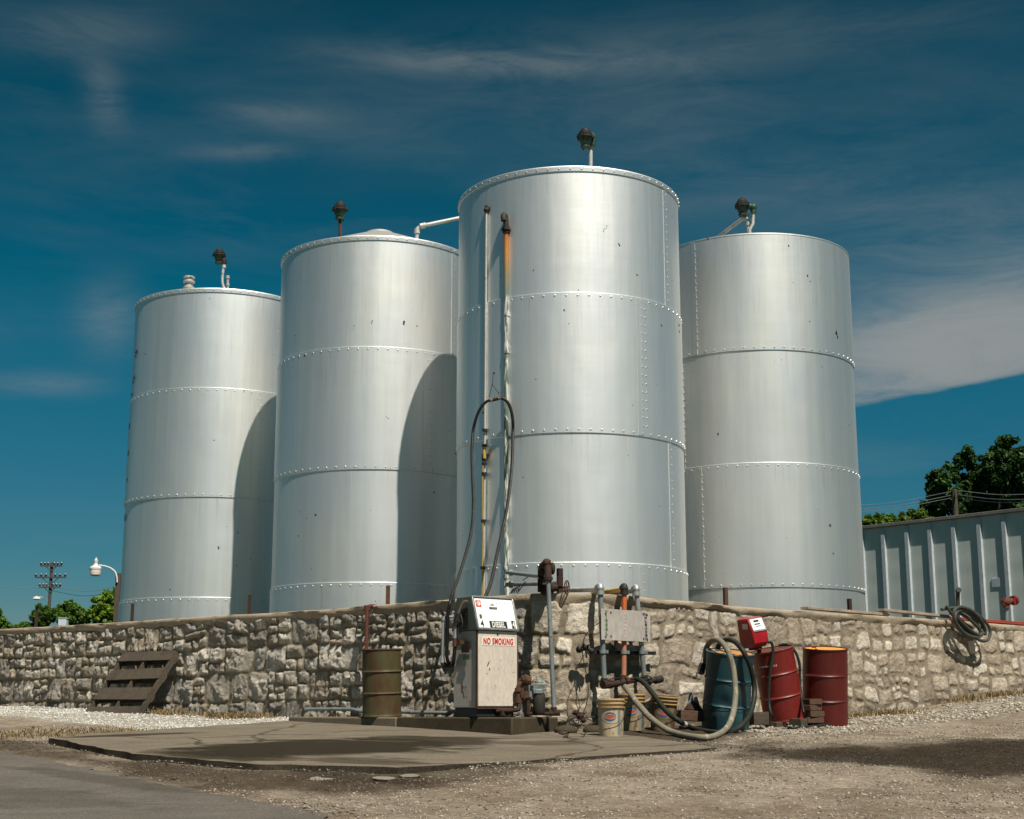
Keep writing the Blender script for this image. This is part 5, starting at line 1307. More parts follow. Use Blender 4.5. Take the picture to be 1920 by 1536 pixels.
# red meter
def meter():
    yaw = R_(34); W, D, H = .27, .27, .40
    p = at(1416, 1214, YE - .28)
    t = thing('transfer_meter', 'small red fuel transfer meter with a white dial, perched on the leaning red drum', 'meter', p, (0, R_(-9), yaw))
    f = MB(); # tapered cabinet: narrower at the bottom front
    f.add([(-W / 2 + .02, -D / 2 + .05, 0), (W / 2 - .02, -D / 2 + .05, 0), (W / 2 - .02, D / 2, 0), (-W / 2 + .02, D / 2, 0),
           (-W / 2, -D / 2, .06), (W / 2, -D / 2, .06), (W / 2, D / 2, .06), (-W / 2, D / 2, .06),
           (-W / 2, -D / 2, .21), (W / 2, -D / 2, .21), (W / 2, D / 2, .21), (-W / 2, D / 2, .21),
           (-W / 2, -D / 2 + .06, H - .02), (W / 2, -D / 2 + .06, H - .02), (W / 2, D / 2, H - .02), (-W / 2, D / 2, H - .02),
           (-W / 2 + .02, -D / 2 + .08, H), (W / 2 - .02, -D / 2 + .08, H), (W / 2 - .02, D / 2 - .02, H), (-W / 2 + .02, D / 2 - .02, H)],
          [(3, 2, 1, 0)] + [(k * 4 + i, k * 4 + (i + 1) % 4, k * 4 + 4 + (i + 1) % 4, k * 4 + 4 + i) for k in range(4) for i in range(4)] + [(16, 17, 18, 19)])
    f.build('cabinet', 'red_paint', t, bev=.012)
    up = Vector((0, .06, H - .23)).normalized(); nr = Vector((0, -(H - .23), .06)).normalized(); rot = Matrix((Vector((1, 0, 0)), up, nr)).transposed(); o = Vector((0, -D / 2 + .03, (.21 + H - .02) / 2))
    q = lambda x, y, z: o + rot @ Vector((x, y, z))
    b = MB(); b.box(q(0, .005, .003), (W - .05, .165, .008), rot); b.build('dial_face', 'dial', t)
    b = MB(); b.box(q(0, -.082, .004), (W - .05, .022, .010), rot); b.box(q(0, .09, .004), (W - .04, .01, .010), rot); b.box(q(W / 2 - .02, 0, .004), (.012, .18, .01), rot); b.build('dial_frame', 'steel', t)
    b = MB(); b.box(q(-.01, .050, .0085), (.09, .026, .003), rot); b.box(q(-.005, .008, .0085), (.10, .015, .003), rot); b.box(q(0, -.022, .0085), (.08, .008, .003), rot); split(b, 'counter_window', 'black', t)
    text('lettering', '· · · · ·', .03, Matrix.Translation(q(0, -.082, .0105)) @ rot.to_4x4(), 'black_letters', t) if False else None
    b = MB(); b.box((-W / 2 - .001, -.01, .29), (.004, .10, .07)); b.build('side_plate', 'steel', t)
    b = MB(); b.lathe([(.09, -.03), (.09, 0)], (0, 0, 0), 16); b.tube([(.06, .0, -.10), (.06, 0, 0)], .03, 10); b.build('mount', 'iron', t)
    return t
meter()
t = thing('dispensing_hose', 'thin green black hose hanging from the red meter and trailing on the gravel', 'hose', gp(1480, 1366, 0))
Ym = YE - .42
A = [(1440, 1204, Ym), (1447, 1206, Ym), (1449.5, 1225, Ym), (1445, 1256, Ym - .02), (1442, 1288, Ym - .03), (1442, 1319, Ym - .05), (1448, 1344, Ym - .08)]
A = [at(*q) for q in A] + [gp(1461, 1360, .03), gp(1480, 1368, .022), gp(1511, 1367, .022), gp(1542, 1364, .022), gp(1562, 1361, .022)]
pipe('hose_run', A, .0195, 'rubber_green', t, 12, 5)
b = MB(); d = (A[-1] - A[-2]).normalized(); b.tube([A[-1] - d * .03, A[-1] + d * .05], .025, 10); b.build('hose_end', 'black', t, True)
t = thing('dispensing_hose', 'thin black hose arching behind the leaning red drum and down between two red drums', 'hose', gp(1515, 1356, 0))
A = [(1460, 1210, YE), (1470, 1208, YE), (1481, 1211, YE - .02), (1492, 1224, YE - .05), (1499, 1246, YE - .08), (1499.5, 1277, YE - .12), (1502.5, 1308, YE - .2), (1508, 1340, YE - .35)]
A = [at(*q) for q in A] + [gp(1518, 1357, .025), gp(1532, 1361, .022), gp(1550, 1359, .022)]
pipe('hose_run', A, .0185, 'rubber', t, 12, 5)

# blocks and boards around the drums
def block(name, label, cat, px, py, Y, size, yaw, mat, tilt=0, group=None):
    p = at(px, py, Y); b = MB(); b.box((0, 0, size[2] / 2), size); o = b.build(name, mat, None, bev=.006)
    o.location = p; o.rotation_euler = (0, tilt, yaw); return tag(o, label, cat, group)
YW = YAW_R
block('wood_block', 'pale wooden block wedged between the blue drum and the leaning red drum', 'block', 1421, 1359, 19.0, (.22, .2, .16), YW * .5, 'wood_old')
block('wood_block', 'short wooden block under the left front of the leaning red drum', 'block', 1451, 1367, 19.3, (.12, .2, .09), YW, 'wood_old')
block('wood_block', 'wooden block under the right front of the leaning red drum', 'block', 1497, 1362, 19.35, (.14, .2, .10), YW, 'wood_old')
for k in range(4):
    block('rusty_block', ('bottom block', 'second block from the bottom', 'third block from the bottom', 'top block')[k] + ' of the rusty stack between the two red drums', 'block',
          1521 + (k % 2) * 3 - k, 1356 - k * 11.5, 19.6, (.26 - .02 * k, .22, .075), YW * .6 + .1 * (k % 3), 'wood_red', 0, 'rusty blocks stacked between the red drums')
block('stained_block', 'dark stained wooden block lying left of the blue drum', 'block', 1291, 1352, 19.0, (.30, .2, .13), YW * .4, 'wood_red', R_(4))
t = thing('old_fitting', 'dark cast fitting with two upright fins on the block left of the blue drum', 'fitting', at(1298, 1336, 19.15))
b = MB(); c = at(1300, 1330, 19.15); b.ball(c, .11, 12, (1, .8, .7)); b.lathe([(.11, -.06), (.12, 0), (.08, .06), (.03, .1)], c, 14)
b.build('casting', 'rust_dark', t, True)
b = MB(); 
for (x, h_, s_) in ((1296, 1298, -.04), (1306, 1306, .05)):
    b0 = at(x, 1326, 19.12); b1 = at(x - 1, h_, 19.12); b.add([b0 + Vector((-.05, 0, 0)), b0 + Vector((.05, 0, 0)), b1 + Vector((.015, 0, 0)), b1 + Vector((-.02, 0, -.01)), b0 + Vector((-.05, .03, 0)), b0 + Vector((.05, .03, 0)), b1 + Vector((.015, .03, 0)), b1 + Vector((-.02, .03, -.01))],
          [(0, 1, 2, 3), (7, 6, 5, 4), (0, 4, 5, 1), (1, 5, 6, 2), (2, 6, 7, 3), (3, 7, 4, 0)])
split(b, 'fin', 'grey_pipe', t, world=True)

# ------------------------------------------------------------------ buckets
def bucket(label, px, pyb, pyt, Y, rad, m, lean=(0, 0), stripe=False, fill_=True, rot=0.):
    p = G(px, pyb - 2); rad *= p.y / Y; Y = p.y; H = (at(px, pyt, Y) - at(px, pyb, Y)).z
    t = thing('bucket', label, 'bucket', p, (lean[0], lean[1], rot), 'plastic pails under the filler pipes')
    r0, r1 = rad * .86, rad
    b = MB(); b.lathe([(r0 * .97, .004), (r0, 0), (r0 + .002, .01), (r1 - .010, H - .10), (r1 - .004, H), (r1 - .010, H), (r1 - .016, H - .10), (r0 - .01, .02), (.001, .02)], seg=40); b.build('body', m, t, smooth=40)
    for k in range(3):
        z = H - .015 - k * .042; b = MB(); b.lathe([(r1 - .008, z - .007), (r1 + .007, z - .006), (r1 + .008, z + .003), (r1 - .006, z + .006)], seg=40, close=False); b.build('rim_ring', 'bucket_rim', t)
    if stripe:
        n = 4; vs = []
        for z in (.012, H - .13):
            for k in range(n + 1):
                a = R_(-62 + 16 * k / n) - rot; r = r0 + (r1 - .010 - r0) * z / (H - .10) + .0015; vs.append((r * math.cos(a), r * math.sin(a), z))
        b = MB(); b.add(vs, [(k, k + 1, n + 2 + k, n + 1 + k) for k in range(n)]); b.build('stripe', 'grey_pipe', t)
    def oval(name, rx, rz, mat, out, zc=.52, ac=-98):
        ring = 28; vs = []
        for q in (0, 1):
            for k in range(ring if q else 1):
                a = 2 * PI * k / ring; x, z = q * rx * math.cos(a), q * rz * math.sin(a) + H * zc; r = r0 + (r1 - .010 - r0) * z / (H - .10) + out
                th = R_(ac) - rot + x / r; vs.append((r * math.cos(th), r * math.sin(th), z))
        b = MB(); b.add(vs, [(0, 1 + k, 1 + (k + 1) % ring) for k in range(ring)]); return b.build(name, mat, t)
    oval('logo', .072, .052, 'logo_blue', .0022); oval('logo', .064, .030, 'bucket', .0032); oval('logo', .056, .024, 'logo_red', .0042)
    # bail handle hanging down in front
    pts = [((r1 + .008) * math.cos(PI + PI * k / 12) , (r1 + .010) * math.sin(PI + PI * k / 12) , H - .12 - .17 * math.sin(PI * k / 12)) for k in range(13)]
    b = MB(); b.tube(pts, .003, 6); b.build('wire_handle', 'iron', t)
    return t
bucket('cream plastic pail with an oval logo and a grey stripe, front left of the three', 1146, 1383, 1312, 17.75, .165, 'bucket', (0, 0), True)
bucket('grubby cream pail standing behind the front pail, half hidden by the grey hose', 1186, 1373, 1303, 18.35, .168, 'bucket_mid', (0, 0), True)
bucket('dirt covered pail leaning right, third and rightmost of the pails', 1242, 1372, 1306, 18.5, .17, 'bucket_dirt', (R_(3), R_(5)))

# cables by the wall corner
t = thing('junction_cable', 'black cable fitting with loose wires hanging at the left of the board', 'cable', WR(1100, 1220, .1))
Yk = 18.42
b = MB(); b.ball(at(1086, 1218, Yk), .045, 10); b.tube([at(1086, 1218, Yk), at(1100, 1216, Yk), at(1112, 1220, Yk)], .026, 8); b.ball(at(1096, 1214, Yk), .04, 8); b.ball(at(1108, 1222, Yk), .035, 8)
for (x, y) in ((1093, 1207), (1104, 1209), (1100, 1233), (1107, 1230)): b.tube([at(1098, 1218, Yk), at(x, y, Yk - .04)], .013, 6)
b.build('cable_fitting', 'rubber', t, True)
b = MB(); b.tube([at(1126, 1166, Yk - .05), at(1112, 1176, Yk - .05), at(1100, 1188, Yk - .03), at(1094, 1203, Yk), at(1092, 1225, Yk), at(1099, 1262, Yk - .02), at(1103, 1292, Yk - .03), at(1099, 1322, Yk - .05), at(1090, 1345, Yk - .1)], .006, 6, smooth=4)
b.tube([at(1095, 1228, Yk), at(1079, 1262, Yk), at(1079, 1290, Yk), at(1086, 1318, Yk), at(1084, 1348, Yk - .1)], .005, 6, smooth=4)
b.tube([at(1120, 1275, Yk), at(1108, 1300, Yk), at(1090, 1322, Yk), at(1078, 1345, Yk)], .004, 6, smooth=4)
split(b, 'hanging_wire', 'rubber_green', t, world=True)
t = thing('wire_tangle', 'tangle of wires lying on the ground left of the front pail', 'wires', gp(1085, 1365, 0))
b = MB(); rr = random.Random(8)
for k in range(9):
    x, y = rr.uniform(1068, 1098), rr.uniform(1345, 1378); pts = []
    for j in range(6):
        x += rr.uniform(-16, 20); y += rr.uniform(-6, 7); y = min(1386, max(1348, y)); x = min(1145, max(1052, x)); pts.append(gp(x, max(y, 1372), rr.uniform(.01, .05) + max(0, 1372 - y) * .007))
    b.tube(pts, .006, 6, smooth=4)
split(b, 'loose_coil', 'rubber_green', t, world=True)
b = MB(); c = gp(1088, 1378, .22); b.ball(c, .05, 8); b.ball(c + Vector((-.05, 0, .04)), .035, 8); b.ball(c + Vector((.04, 0, -.05)), .035, 8); b.build('plug_cluster', 'rust_dark', t, True)
# rocks by the island corner
for (px, py, Y, s, lab) in ((1060, 1366, 18.0, .12, 'smooth tan rock at the right end of the island'), (1112, 1376, 18.1, .11, 'dark oily rock between the wires and the front pail'), (1056, 1379, 17.7, .05, 'small brown rock below the island corner')):
    b = MB(); b.ball((0, 0, 0), s, 14, (1.25, .8, .62)); 
    for i, v in enumerate(b.v): b.v[i] = v * (1 + .25 * (float(vn(np.array([v.x * 9]), np.array([v.y * 9 + v.z * 7]), 3)[0]) - .5))
    o = b.build('rock', 'kerb_dark', None, smooth=60); o.location = at(px, py, Y); o.location.z = gz(o.location.x, o.location.y) + s * .3; tag(o, lab, 'rock')

# pipe along the island and rust red standpipe
def WLp(px, py, off): return wallpt(px, py, off, 'L')
t = thing('low_pipe', 'grey pipe running low along the wall behind the olive drum', 'pipe', WLp(600, 1332, .4))
pipe('pipe_run', [WLp(573, 1330, .42), WLp(660, 1330, .42), WLp(678, 1334, .42), WLp(845, 1337, .42)], .025, 'grey_pipe', t, 10, 0, [(WLp(770, 1335, .42), DL.to_3d(), .034, .08), (WLp(627, 1330, .42), DL.to_3d(), .032, .05)])
b = MB(); b.tube([WLp(627, 1330, .42), WLp(627, 1348, .42)], .02, 8); b.build('support', 'rust', t, True)
t = thing('rust_red_pipe', 'thin rust red pipe rising from behind the olive drum to the wall top', 'pipe', WLp(687, 1215, .15))
pipe('pipe_run', [WLp(686, 1300, .16), WLp(688, 1145, .16), WLp(689, 1138, .15), WLp(695, 1136, .08), WLp(706, 1137, -.2)], .026, 'red_rust', t, 10, 0, [(WLp(688, 1140, .15), UP, .042, .07)])
b = MB(); b.tube([WLp(690, 1158, .16), WLp(704, 1138, -.02)], .010, 6); b.tube([WLp(686, 1166, .17), WLp(669, 1166, .24)], .014, 8); b.build('valve_handle', 'iron', t, True)

# ------------------------------------------------------------------ steel posts on the wall
def post(px, y0, y1, side, lab, off=-.36, w=.055):
    p = wallpt(px, y1 + 6, off, side); h = (wallpt(px, y0, off, side) - p).z
    b = MB(); b.box((0, -w * .4, h / 2), (w, .008, h)); b.box((-w / 2 + .004, 0, h / 2), (.008, w, h))
    for k in range(max(1, int(h / .1))): b.box((.008, -w * .4 - .004, .08 + k * .1), (.014, .006, .014))
    o = b.build('steel_post', 'rust_dark' if px not in (727, 1361) else 'rust', None, smooth=0); o.location = p; o.rotation_euler = (0, 0, R_(10 if side == 'L' else 25)); tag(o, lab, 'post', 'rusty steel posts along the wall')
post(67, 1145, 1177, 'L', 'dark rusty post on the wall left of the far utility pole')
post(247, 1132, 1166, 'L', 'rusty post on the wall in front of the lit side of the leftmost tank', )
post(467, 1116, 1152, 'L', 'rusty post on the wall in front of the shaded side of the leftmost tank')
post(727, 1098, 1134, 'L', 'orange rusty post on the wall above the olive drum')
post(1050, 1066, 1113, 'C', 'rusty post on the wall corner beside the handwheel', -.30, .065)
post(1361, 1102, 1134, 'R', 'orange rusty post on the wall above the blue drum')
post(1594, 1123, 1152, 'R', 'dark rusty post rising behind the pale planks')

# planks, coiled hose, red valve on the right wall
def plank(a, b_, w, th, mat, lab, name='plank'):
    d = (b_ - a); L_ = d.length; b = MB(); b.box((L_ / 2, 0, 0), (L_, w, th)); o = b.build(name, mat, None, bev=.004)
    o.location = a; o.rotation_euler = (0, -math.asin(d.z / L_), math.atan2(d.y, d.x)); return tag(o, lab, 'plank')
def WRr(px, py, off): return wallpt(px, py, off, 'R')
plank(WRr(1508, 1140, -.10), WRr(1662, 1153, -.10), .14, .04, 'wood_pale', 'long pale plank lying on the wall top in front of the right tank')
plank(WRr(1651, 1144, -.06), WRr(1784, 1157, -.06), .14, .04, 'wood_pale', 'shorter pale plank on the wall top between the first plank and the coiled hose')
plank(WRr(1786, 1160, -.12), WRr(1960, 1173, -.12), .14, .05, 'red_board', 'red painted board on the wall top right of the coiled hose')
t = thing('coiled_hose', 'dark hose coiled round a short pipe and hanging over the right wall', 'hose', WRr(1797, 1160, 0))
pipe('riser', [WRr(1796, 1175, -.2), WRr(1796, 1112, -.2), WRr(1797, 1108, -.16)], .035, 'iron', t, 12, 0, [(WRr(1797, 1107, -.15), (0, -1, .3), .045, .06)])
pts = []
c0 = WRr(1813, 1172, .20); ex = DR.to_3d()
for k in range(0, 76):
    a = k / 75 * 2 * PI * 3.6 + .5; jit = random.Random(int(a / (2 * PI)) + 3); rx = .43 + .10 * jit.uniform(-1, 1); rz = .16 + .08 * jit.uniform(-1, 1)
    tilt = -.36 + .26 * jit.uniform(-1, 1)
    lx, lz = rx * math.cos(a), rz * math.sin(a)
    pts.append(c0 + ex * (lx * math.cos(tilt) - lz * math.sin(tilt)) + UP * (lx * math.sin(tilt) * .95 + lz * math.cos(tilt) + .02) + NR_.to_3d() * (.02 * math.sin(a * 1.3) + .018 * (a / 6.3)))
pts2 = [WRr(1776, 1140, .04), WRr(1790, 1152, .1), WRr(1806, 1168, .14), WRr(1821, 1178, .14)]
pipe('hose_loop', pts, .028, 'rubber_grey', t, 10, 2); pipe('hose_end', pts2, .030, 'rubber_grey', t, 10, 4)
pipe('hose_loop', [WRr(1765, 1143, .05), WRr(1790, 1140, .12), WRr(1815, 1143, .2), WRr(1840, 1158, .22), WRr(1856, 1180, .24), WRr(1852, 1200, .24), WRr(1836, 1200, .24), WRr(1812, 1182, .2), WRr(1790, 1158, .16), WRr(1774, 1136, .1)], .026, 'rubber_grey', t, 10, 4)
t = thing('red_valve', 'red painted valve on a short pipe on the wall at the right edge', 'valve', WRr(1888, 1165, -.2))
pipe('riser', [WRr(1888, 1170, -.22), WRr(1888, 1138, -.22)], .032, 'grey_pipe', t, 12)
b = MB(); c = WRr(1886, 1129, -.22); b.ball(c, .085, 14, (1.1, 1, .9)); b.tube([c, WRr(1906, 1125, -.22)], .05, 12); b.tube([WRr(1899, 1126, -.22), WRr(1903, 1126, -.22)], .085, 12); b.tube([c - UP * .06, c - UP * .11], .055, 10)
for k in range(5): a = k * 2 * PI / 5; b.ball(c + Vector((-.05 + .02 * math.cos(a), -.05, .06 * math.sin(a))), .02, 6)
b.build('valve_body', 'red_rust', t, True); b = MB(); b.box(WRr(1901, 1126, -.20), (.03, .12, .16)); b.build('flange', 'red_paint', t, True)

# ------------------------------------------------------------------ pallet
def pallet():
    BR = at(252, 1348, 22.85); dw = (BR.xy - WL0).dot(NL_) - .09
    TR = BR - NL_.to_3d() * dw; TR.z = at(334, 1220, TR.y).z
    bl = at(169, 1343, 23.9); w = -DL.to_3d() * abs((bl.xy - BR.xy).dot(DL))
    BL = BR - w; TL = TR - w
    ox = w.normalized(); up = ((TL + TR) / 2 - (BL + BR) / 2); Hh = up.length; up = (up - ox * up.dot(ox)).normalized(); nr = ox.cross(up)
    if nr.y > 0: nr = -nr
    W = w.length; o = BL; o.z = max(o.z, BR.z)
    t = thing('wooden_pallet', 'weathered wooden pallet leaning on the left wall above white gravel', 'pallet', tuple(BL.lerp(BR, .5)))
    rot = Matrix((ox, up, nr)).transposed(); c0 = BL.lerp(BR, .5)
    th = .09
    def P_(x, y, z): return c0 + rot @ Vector((x, y, z))
    for x in (-W / 2 + .02, 0, W / 2 - .02):
        b = MB(); b.box(P_(x, Hh / 2, -th / 2), (.04, Hh, th), rot); b.build('stringer', 'wood_old', t, True, bev=.004)
    for k, y in enumerate((.085 * Hh, Hh * .36, Hh * .65, Hh * .925)):
        b = MB(); b.box(P_(0, y, .011), (W, Hh * (.165, .175, .155, .14)[k], .02), rot @ Matrix.Rotation(random.Random(k).uniform(-.012, .012), 3, 'Z')); b.build('deck_board', 'wood_old', t, True, bev=.003)
        b = MB(); b.box(P_(0, y - .03, -th - .011), (W, .13, .02), rot); b.build('bottom_board', 'wood_old', t, True, bev=.003)
pallet()

# ------------------------------------------------------------------ metal shed at the right
def shed():
    YA, YZ = 46., 42.; a = at(1615, 992, YA); c = at(1907, 959, YZ)
    d = Vector((c.x - a.x, c.y - a.y, 0)).normalized(); zt = (a.z + c.z) / 2
    lt = lambda px: None
    root = thing('metal_shed', 'long grey metal shed with vertical ribs behind the right tank', 'shed', (a.x, a.y, 1.66), (0, 0, math.atan2(d.y, d.x)))
    z1 = a.z - 1.66; z2 = c.z - 1.66; L0 = (Vector((c.x, c.y, 0)) - Vector((a.x, a.y, 0))).length; sl = (z2 - z1) / L0
    x0, x1 = -6, L0 + 14; D = 3.2
    zt = lambda x: z1 + sl * x
    b = MB(); b.add([(x0, 0, 0), (x1, 0, 0), (x1, D, 0), (x0, D, 0), (x0, 0, zt(x0)), (x1, 0, zt(x1)), (x1, D, zt(x1)), (x0, D, zt(x0))],
                    [(3, 2, 1, 0), (4, 5, 6, 7), (0, 1, 5, 4), (1, 2, 6, 5), (2, 3, 7, 6), (3, 0, 4, 7)]); b.build('wall', 'shed', root, smooth=0)
    b = MB(); rt_ = Matrix.Rotation(-math.atan(sl), 3, 'Y'); b.box(((x0 + x1) / 2, D / 2, zt((x0 + x1) / 2) + .03), ((x1 - x0) + .2, D + .22, .10), rt_); b.build('roof_trim', 'shed_trim', root, bev=.01)
    inv = MW(root).inverted()
    # rib stations from the photo
    def xloc(px, py):
        X, y, z = ray(px, py); A = Vector((a.x, a.y)); n = Vector((-d.y, d.x)); t_ = A.dot(n) / (X * n.x + y * n.y); return (Vector((X * t_, y * t_)) - A).dot(d.xy)
    xr = [xloc(p, q) for p, q in ((1619, 1060), (1660, 1066), (1704.5, 1065), (1748, 1065), (1793, 1064), (1841, 1063), (1888.5, 1062))]
    stp = (xr[-1] - xr[0]) / 6; xr = [xr[0] - stp * k for k in (4, 3, 2, 1)] + xr + [xr[-1] + stp * k for k in range(1, 9)]
    for x in xr:
        b = MB(); prof = [(-.085, 0), (-.06, -.07), (.06, -.07), (.085, 0)]; h = zt(x) - .09
        b.add([(x + u_, v_, 0) for u_, v_ in prof] + [(x + u_, v_, h) for u_, v_ in prof], [(0, 1, 5, 4), (1, 2, 6, 5), (2, 3, 7, 6), (4, 5, 6, 7)]); b.build('rib', 'shed_rib', root, smooth=0)
    X = xloc(1868, 1092); zc_ = (inv @ at(1868, 1092, YZ + .5)).z
    b = MB(); b.box((X, -.012, zc_), (.27, .02, .25)); b.build('patch_plate', 'shed_rib', root, bev=.003)
    return root
shed()

# ------------------------------------------------------------------ trees
def tree(name, label, cat, base, H, lobes, leaf, n, cols, seed, trunk_r=.25, group=None):
    """lobes: list of (dx, dy, z, r) clump centres; foliage = leaf cards spread on and in the lobes' shells"""
    r = np.random.default_rng(seed); rt = thing(name, label, cat, base, group=group)
    sub = []
    for (dx, dy, z, rad) in lobes:
        m = int(22 + rad * 10)
        for k in range(m):
            v = r.normal(size=3); v /= np.linalg.norm(v); q = rad * r.uniform(.45, 1.05)
            sub.append((dx + v[0] * q, dy + v[1] * q, z + v[2] * q * .95 + (rad * r.uniform(0, .35) if v[2] > .5 else 0), rad * r.uniform(.12, .34), r.uniform(.65, 1.25)))
    sub = np.array(sub); w = sub[:, 3] ** 2; w /= w.sum(); idx = r.choice(len(sub), n, p=w)
    v = r.normal(size=(n, 3)); v /= np.linalg.norm(v, axis=1)[:, None]
    c = sub[idx, :3] + v * (sub[idx, 3] * r.random(n) ** .4)[:, None]
    nn = v * .7 + r.normal(size=(n, 3)) * .6 + np.array([0, 0, .4]); nn /= np.linalg.norm(nn, axis=1)[:, None]
    a = np.cross(nn, r.normal(size=(n, 3))); a /= np.linalg.norm(a, axis=1)[:, None]; b_ = np.cross(nn, a)
    s = leaf * (.6 + .8 * r.random((n, 1)))
    V = np.stack([c - a * s, c - b_ * s * .45, c + a * s, c + b_ * s * .45], 1).reshape(-1, 3)
    Fq = np.arange(n * 4).reshape(n, 4)
    cc = np.array(cols)[r.integers(0, len(cols), n)] * (sub[idx, 4] * (.75 + .5 * r.random(n)))[:, None]
    me = npmesh('crown', V, Fq, np.repeat(cc, 4, 0)); link('crown', me, 'leaves', rt, 0)
    b = MB(); zc_ = np.mean([l[2] for l in lobes]); b.tube([(0, 0, -.2), (.05, 0, zc_ * .4), (0, .1, zc_)], [trunk_r, trunk_r * .75, trunk_r * .4], 10, smooth=3)
    for (dx, dy, z, rad) in lobes: b.tube([(0, 0, min(z * .5, zc_ * .7)), (dx * .5, dy * .5, z * .75), (dx, dy, z)], [trunk_r * .45, trunk_r * .3, trunk_r * .1], 7, smooth=3)
    b.build('trunk', 'pole_wood', rt); return rt
def lob(px, py, rpx, Y, base, dy=0):
    p = at(px, py, Y); return (p.x - base[0], dy, p.z - base[2], rpx / F * Y)
Yt_ = 78; bs = (at(1850, 1000, Yt_).x, Yt_, 1.5)
DK = [(.035, .085, .020), (.050, .11, .026), (.070, .14, .030), (.022, .058, .016)]
tree('tree', 'large dark green tree rising behind the grey shed at the right edge', 'tree', bs, 12, [lob(*q, Yt_, bs, dy) for q, dy in (((1782, 925, 36), 0), ((1760, 905, 24), 1), ((1822, 890, 40), 0), ((1872, 878, 46), -1), ((1920, 880, 46), 1), ((1850, 935, 50), 1), ((1905, 945, 52), -.5), ((1756, 950, 30), .5), ((1800, 960, 40), 0), ((1960, 900, 60), 0), ((1985, 950, 60), 0), ((1815, 862, 18), 0), ((1775, 888, 16), 0))], .17, 60000, DK, 5, .35)
LG = [(.12, .22, .03), (.17, .28, .04), (.08, .16, .025), (.20, .30, .06)]
Yg = 62
bs = (at(1650, 1000, Yg).x, Yg, 1.5)
tree('small_tree', 'bright green bushy tree top just over the shed roof beside the right tank', 'tree', bs, 8, [lob(*q, Yg, bs) for q in ((1632, 980, 12), (1660, 978, 13), (1610, 984, 14), (1672, 972, 7), (1645, 970, 6), (1625, 975, 7), (1645, 1005, 24), (1620, 1008, 24))], .11, 9000, LG, 6, .15)
bs = (at(1710, 1000, Yg).x, Yg, 1.5)
tree('small_tree', 'bright green tree top over the shed roof left of the dark tree', 'tree', bs, 8, [lob(*q, Yg, bs) for q in ((1700, 975, 14), (1722, 970, 14), (1685, 982, 12), (1730, 962, 8), (1708, 964, 7), (1712, 996, 24), (1740, 992, 20))], .11, 9000, [tuple(x * .75 for x in c) for c in LG], 7, .15)
Yl = 75
LG2 = [(.11, .22, .03), (.15, .27, .04), (.07, .15, .025), (.18, .30, .06)]
for (cx, lobs, lab, seed, cl) in ((195, ((205, 1125, 16), (190, 1140, 20), (212, 1145, 22), (175, 1155, 18), (200, 1165, 22), (225, 1120, 20)), 'yellow green tree behind the lamp post left of the tanks', 11, [(.18, .30, .03), (.24, .36, .04), (.13, .22, .03)]),
                                  (130, ((125, 1140, 13), (138, 1148, 16), (112, 1152, 13), (125, 1162, 18), (150, 1160, 14)), 'green tree between the utility pole and the lamp post', 12, LG2),
                                  (75, ((78, 1146, 11), (68, 1158, 12), (88, 1158, 13), (78, 1168, 12)), 'dark round tree left of the utility pole', 13, [tuple(x * .7 for x in c) for c in LG2]),
                                  (2, ((4, 1170, 12), (-12, 1160, 16), (14, 1176, 9)), 'tree at the far left edge above the wall', 14, LG2),
                                  (45, ((42, 1176, 8), (56, 1178, 9), (30, 1180, 8)), 'low bush between the far left tree and the round tree', 15, LG2)):
    bs = (at(cx, 1180, Yl).x, Yl, 1.5)
    tree('tree', lab, 'tree', bs, 6, [lob(*q, Yl, bs) for q in lobs], .10, 13000 if cx > 50 else 7000, cl, seed, .15, 'trees beyond the left wall')

# ------------------------------------------------------------------ utility poles, lamps, wires
def upole(label, px, ytop, Y, arms, r, pw=2.4, yaw=0.):
    p = at(px, ytop, Y); t = thing('utility_pole', label, 'utility pole', (p.x, p.y, 1.6), (0, 0, yaw)); H = p.z - 1.6
    b = MB(); b.tube([(0, 0, -.3), (0, 0, H)], [r * 1.25, r], 10); b.build('pole', 'pole_wood', t)
    for (py, half) in arms:
        z = at(px, py, Y).z - 1.6; hw = half / F * Y
        b = MB(); b.box((0, -r - .05, z), (hw * 2, .12, .14)); b.tube([(-hw * .55, -r - .05, z), (0, -r, z - hw * .5)], .035, 5); b.tube([(hw * .55, -r - .05, z), (0, -r, z - hw * .5)], .035, 5); b.build('crossarm', 'pole_wood', t, smooth=0)
        b = MB()
        for q in (-.95, -.6, -.3, .3, .6, .95): b.lathe([(.07, 0), (.11, .08), (.10, .2), (.05, .26)], (q * hw, -r - .05, z + .07), 8)
        split(b, 'insulator', 'insul', t)
    return t
up1 = upole('tall wooden utility pole with three crossarms at the far left', 97.5, 1055, 130, [(1061.5, 20), (1083, 29), (1101.5, 20)], .13)
b = MB(); b.tube([(0, 0, at(97, 1130, 130).z - 1.6), (-.5, -.3, at(97, 1122, 130).z - 1.55), (-.95, -.5, at(97, 1121, 130).z - 1.6)], .03, 6, smooth=3); b.build('lamp_arm', 'galv', up1)
b = MB(); zl = at(97, 1122, 130).z - 1.6; b.lathe([(.16, -.18), (.34, -.10), (.30, .05), (.12, .12), (.04, .16)], (-1.0, -.5, zl), 14); b.build('lamp_head', 'lamp_white', up1)
upole('small distant utility pole with one crossarm between the trees', 136, 1148, 150, [(1153, 17)], .14)
up2 = upole('wooden utility pole above the shed roof in front of the dark tree', 1789, 918, 60, [], .11)
def wire(name, label, p, q, sag, r=.012):
    m = (p + q) / 2 - UP * sag; b = MB(); b.tube([p, m, q], r, 5, smooth=10); o = b.build(name, 'insul' if False else 'galv', None, smooth=60); tag(o, label, 'wire', 'overhead wires')
    return o
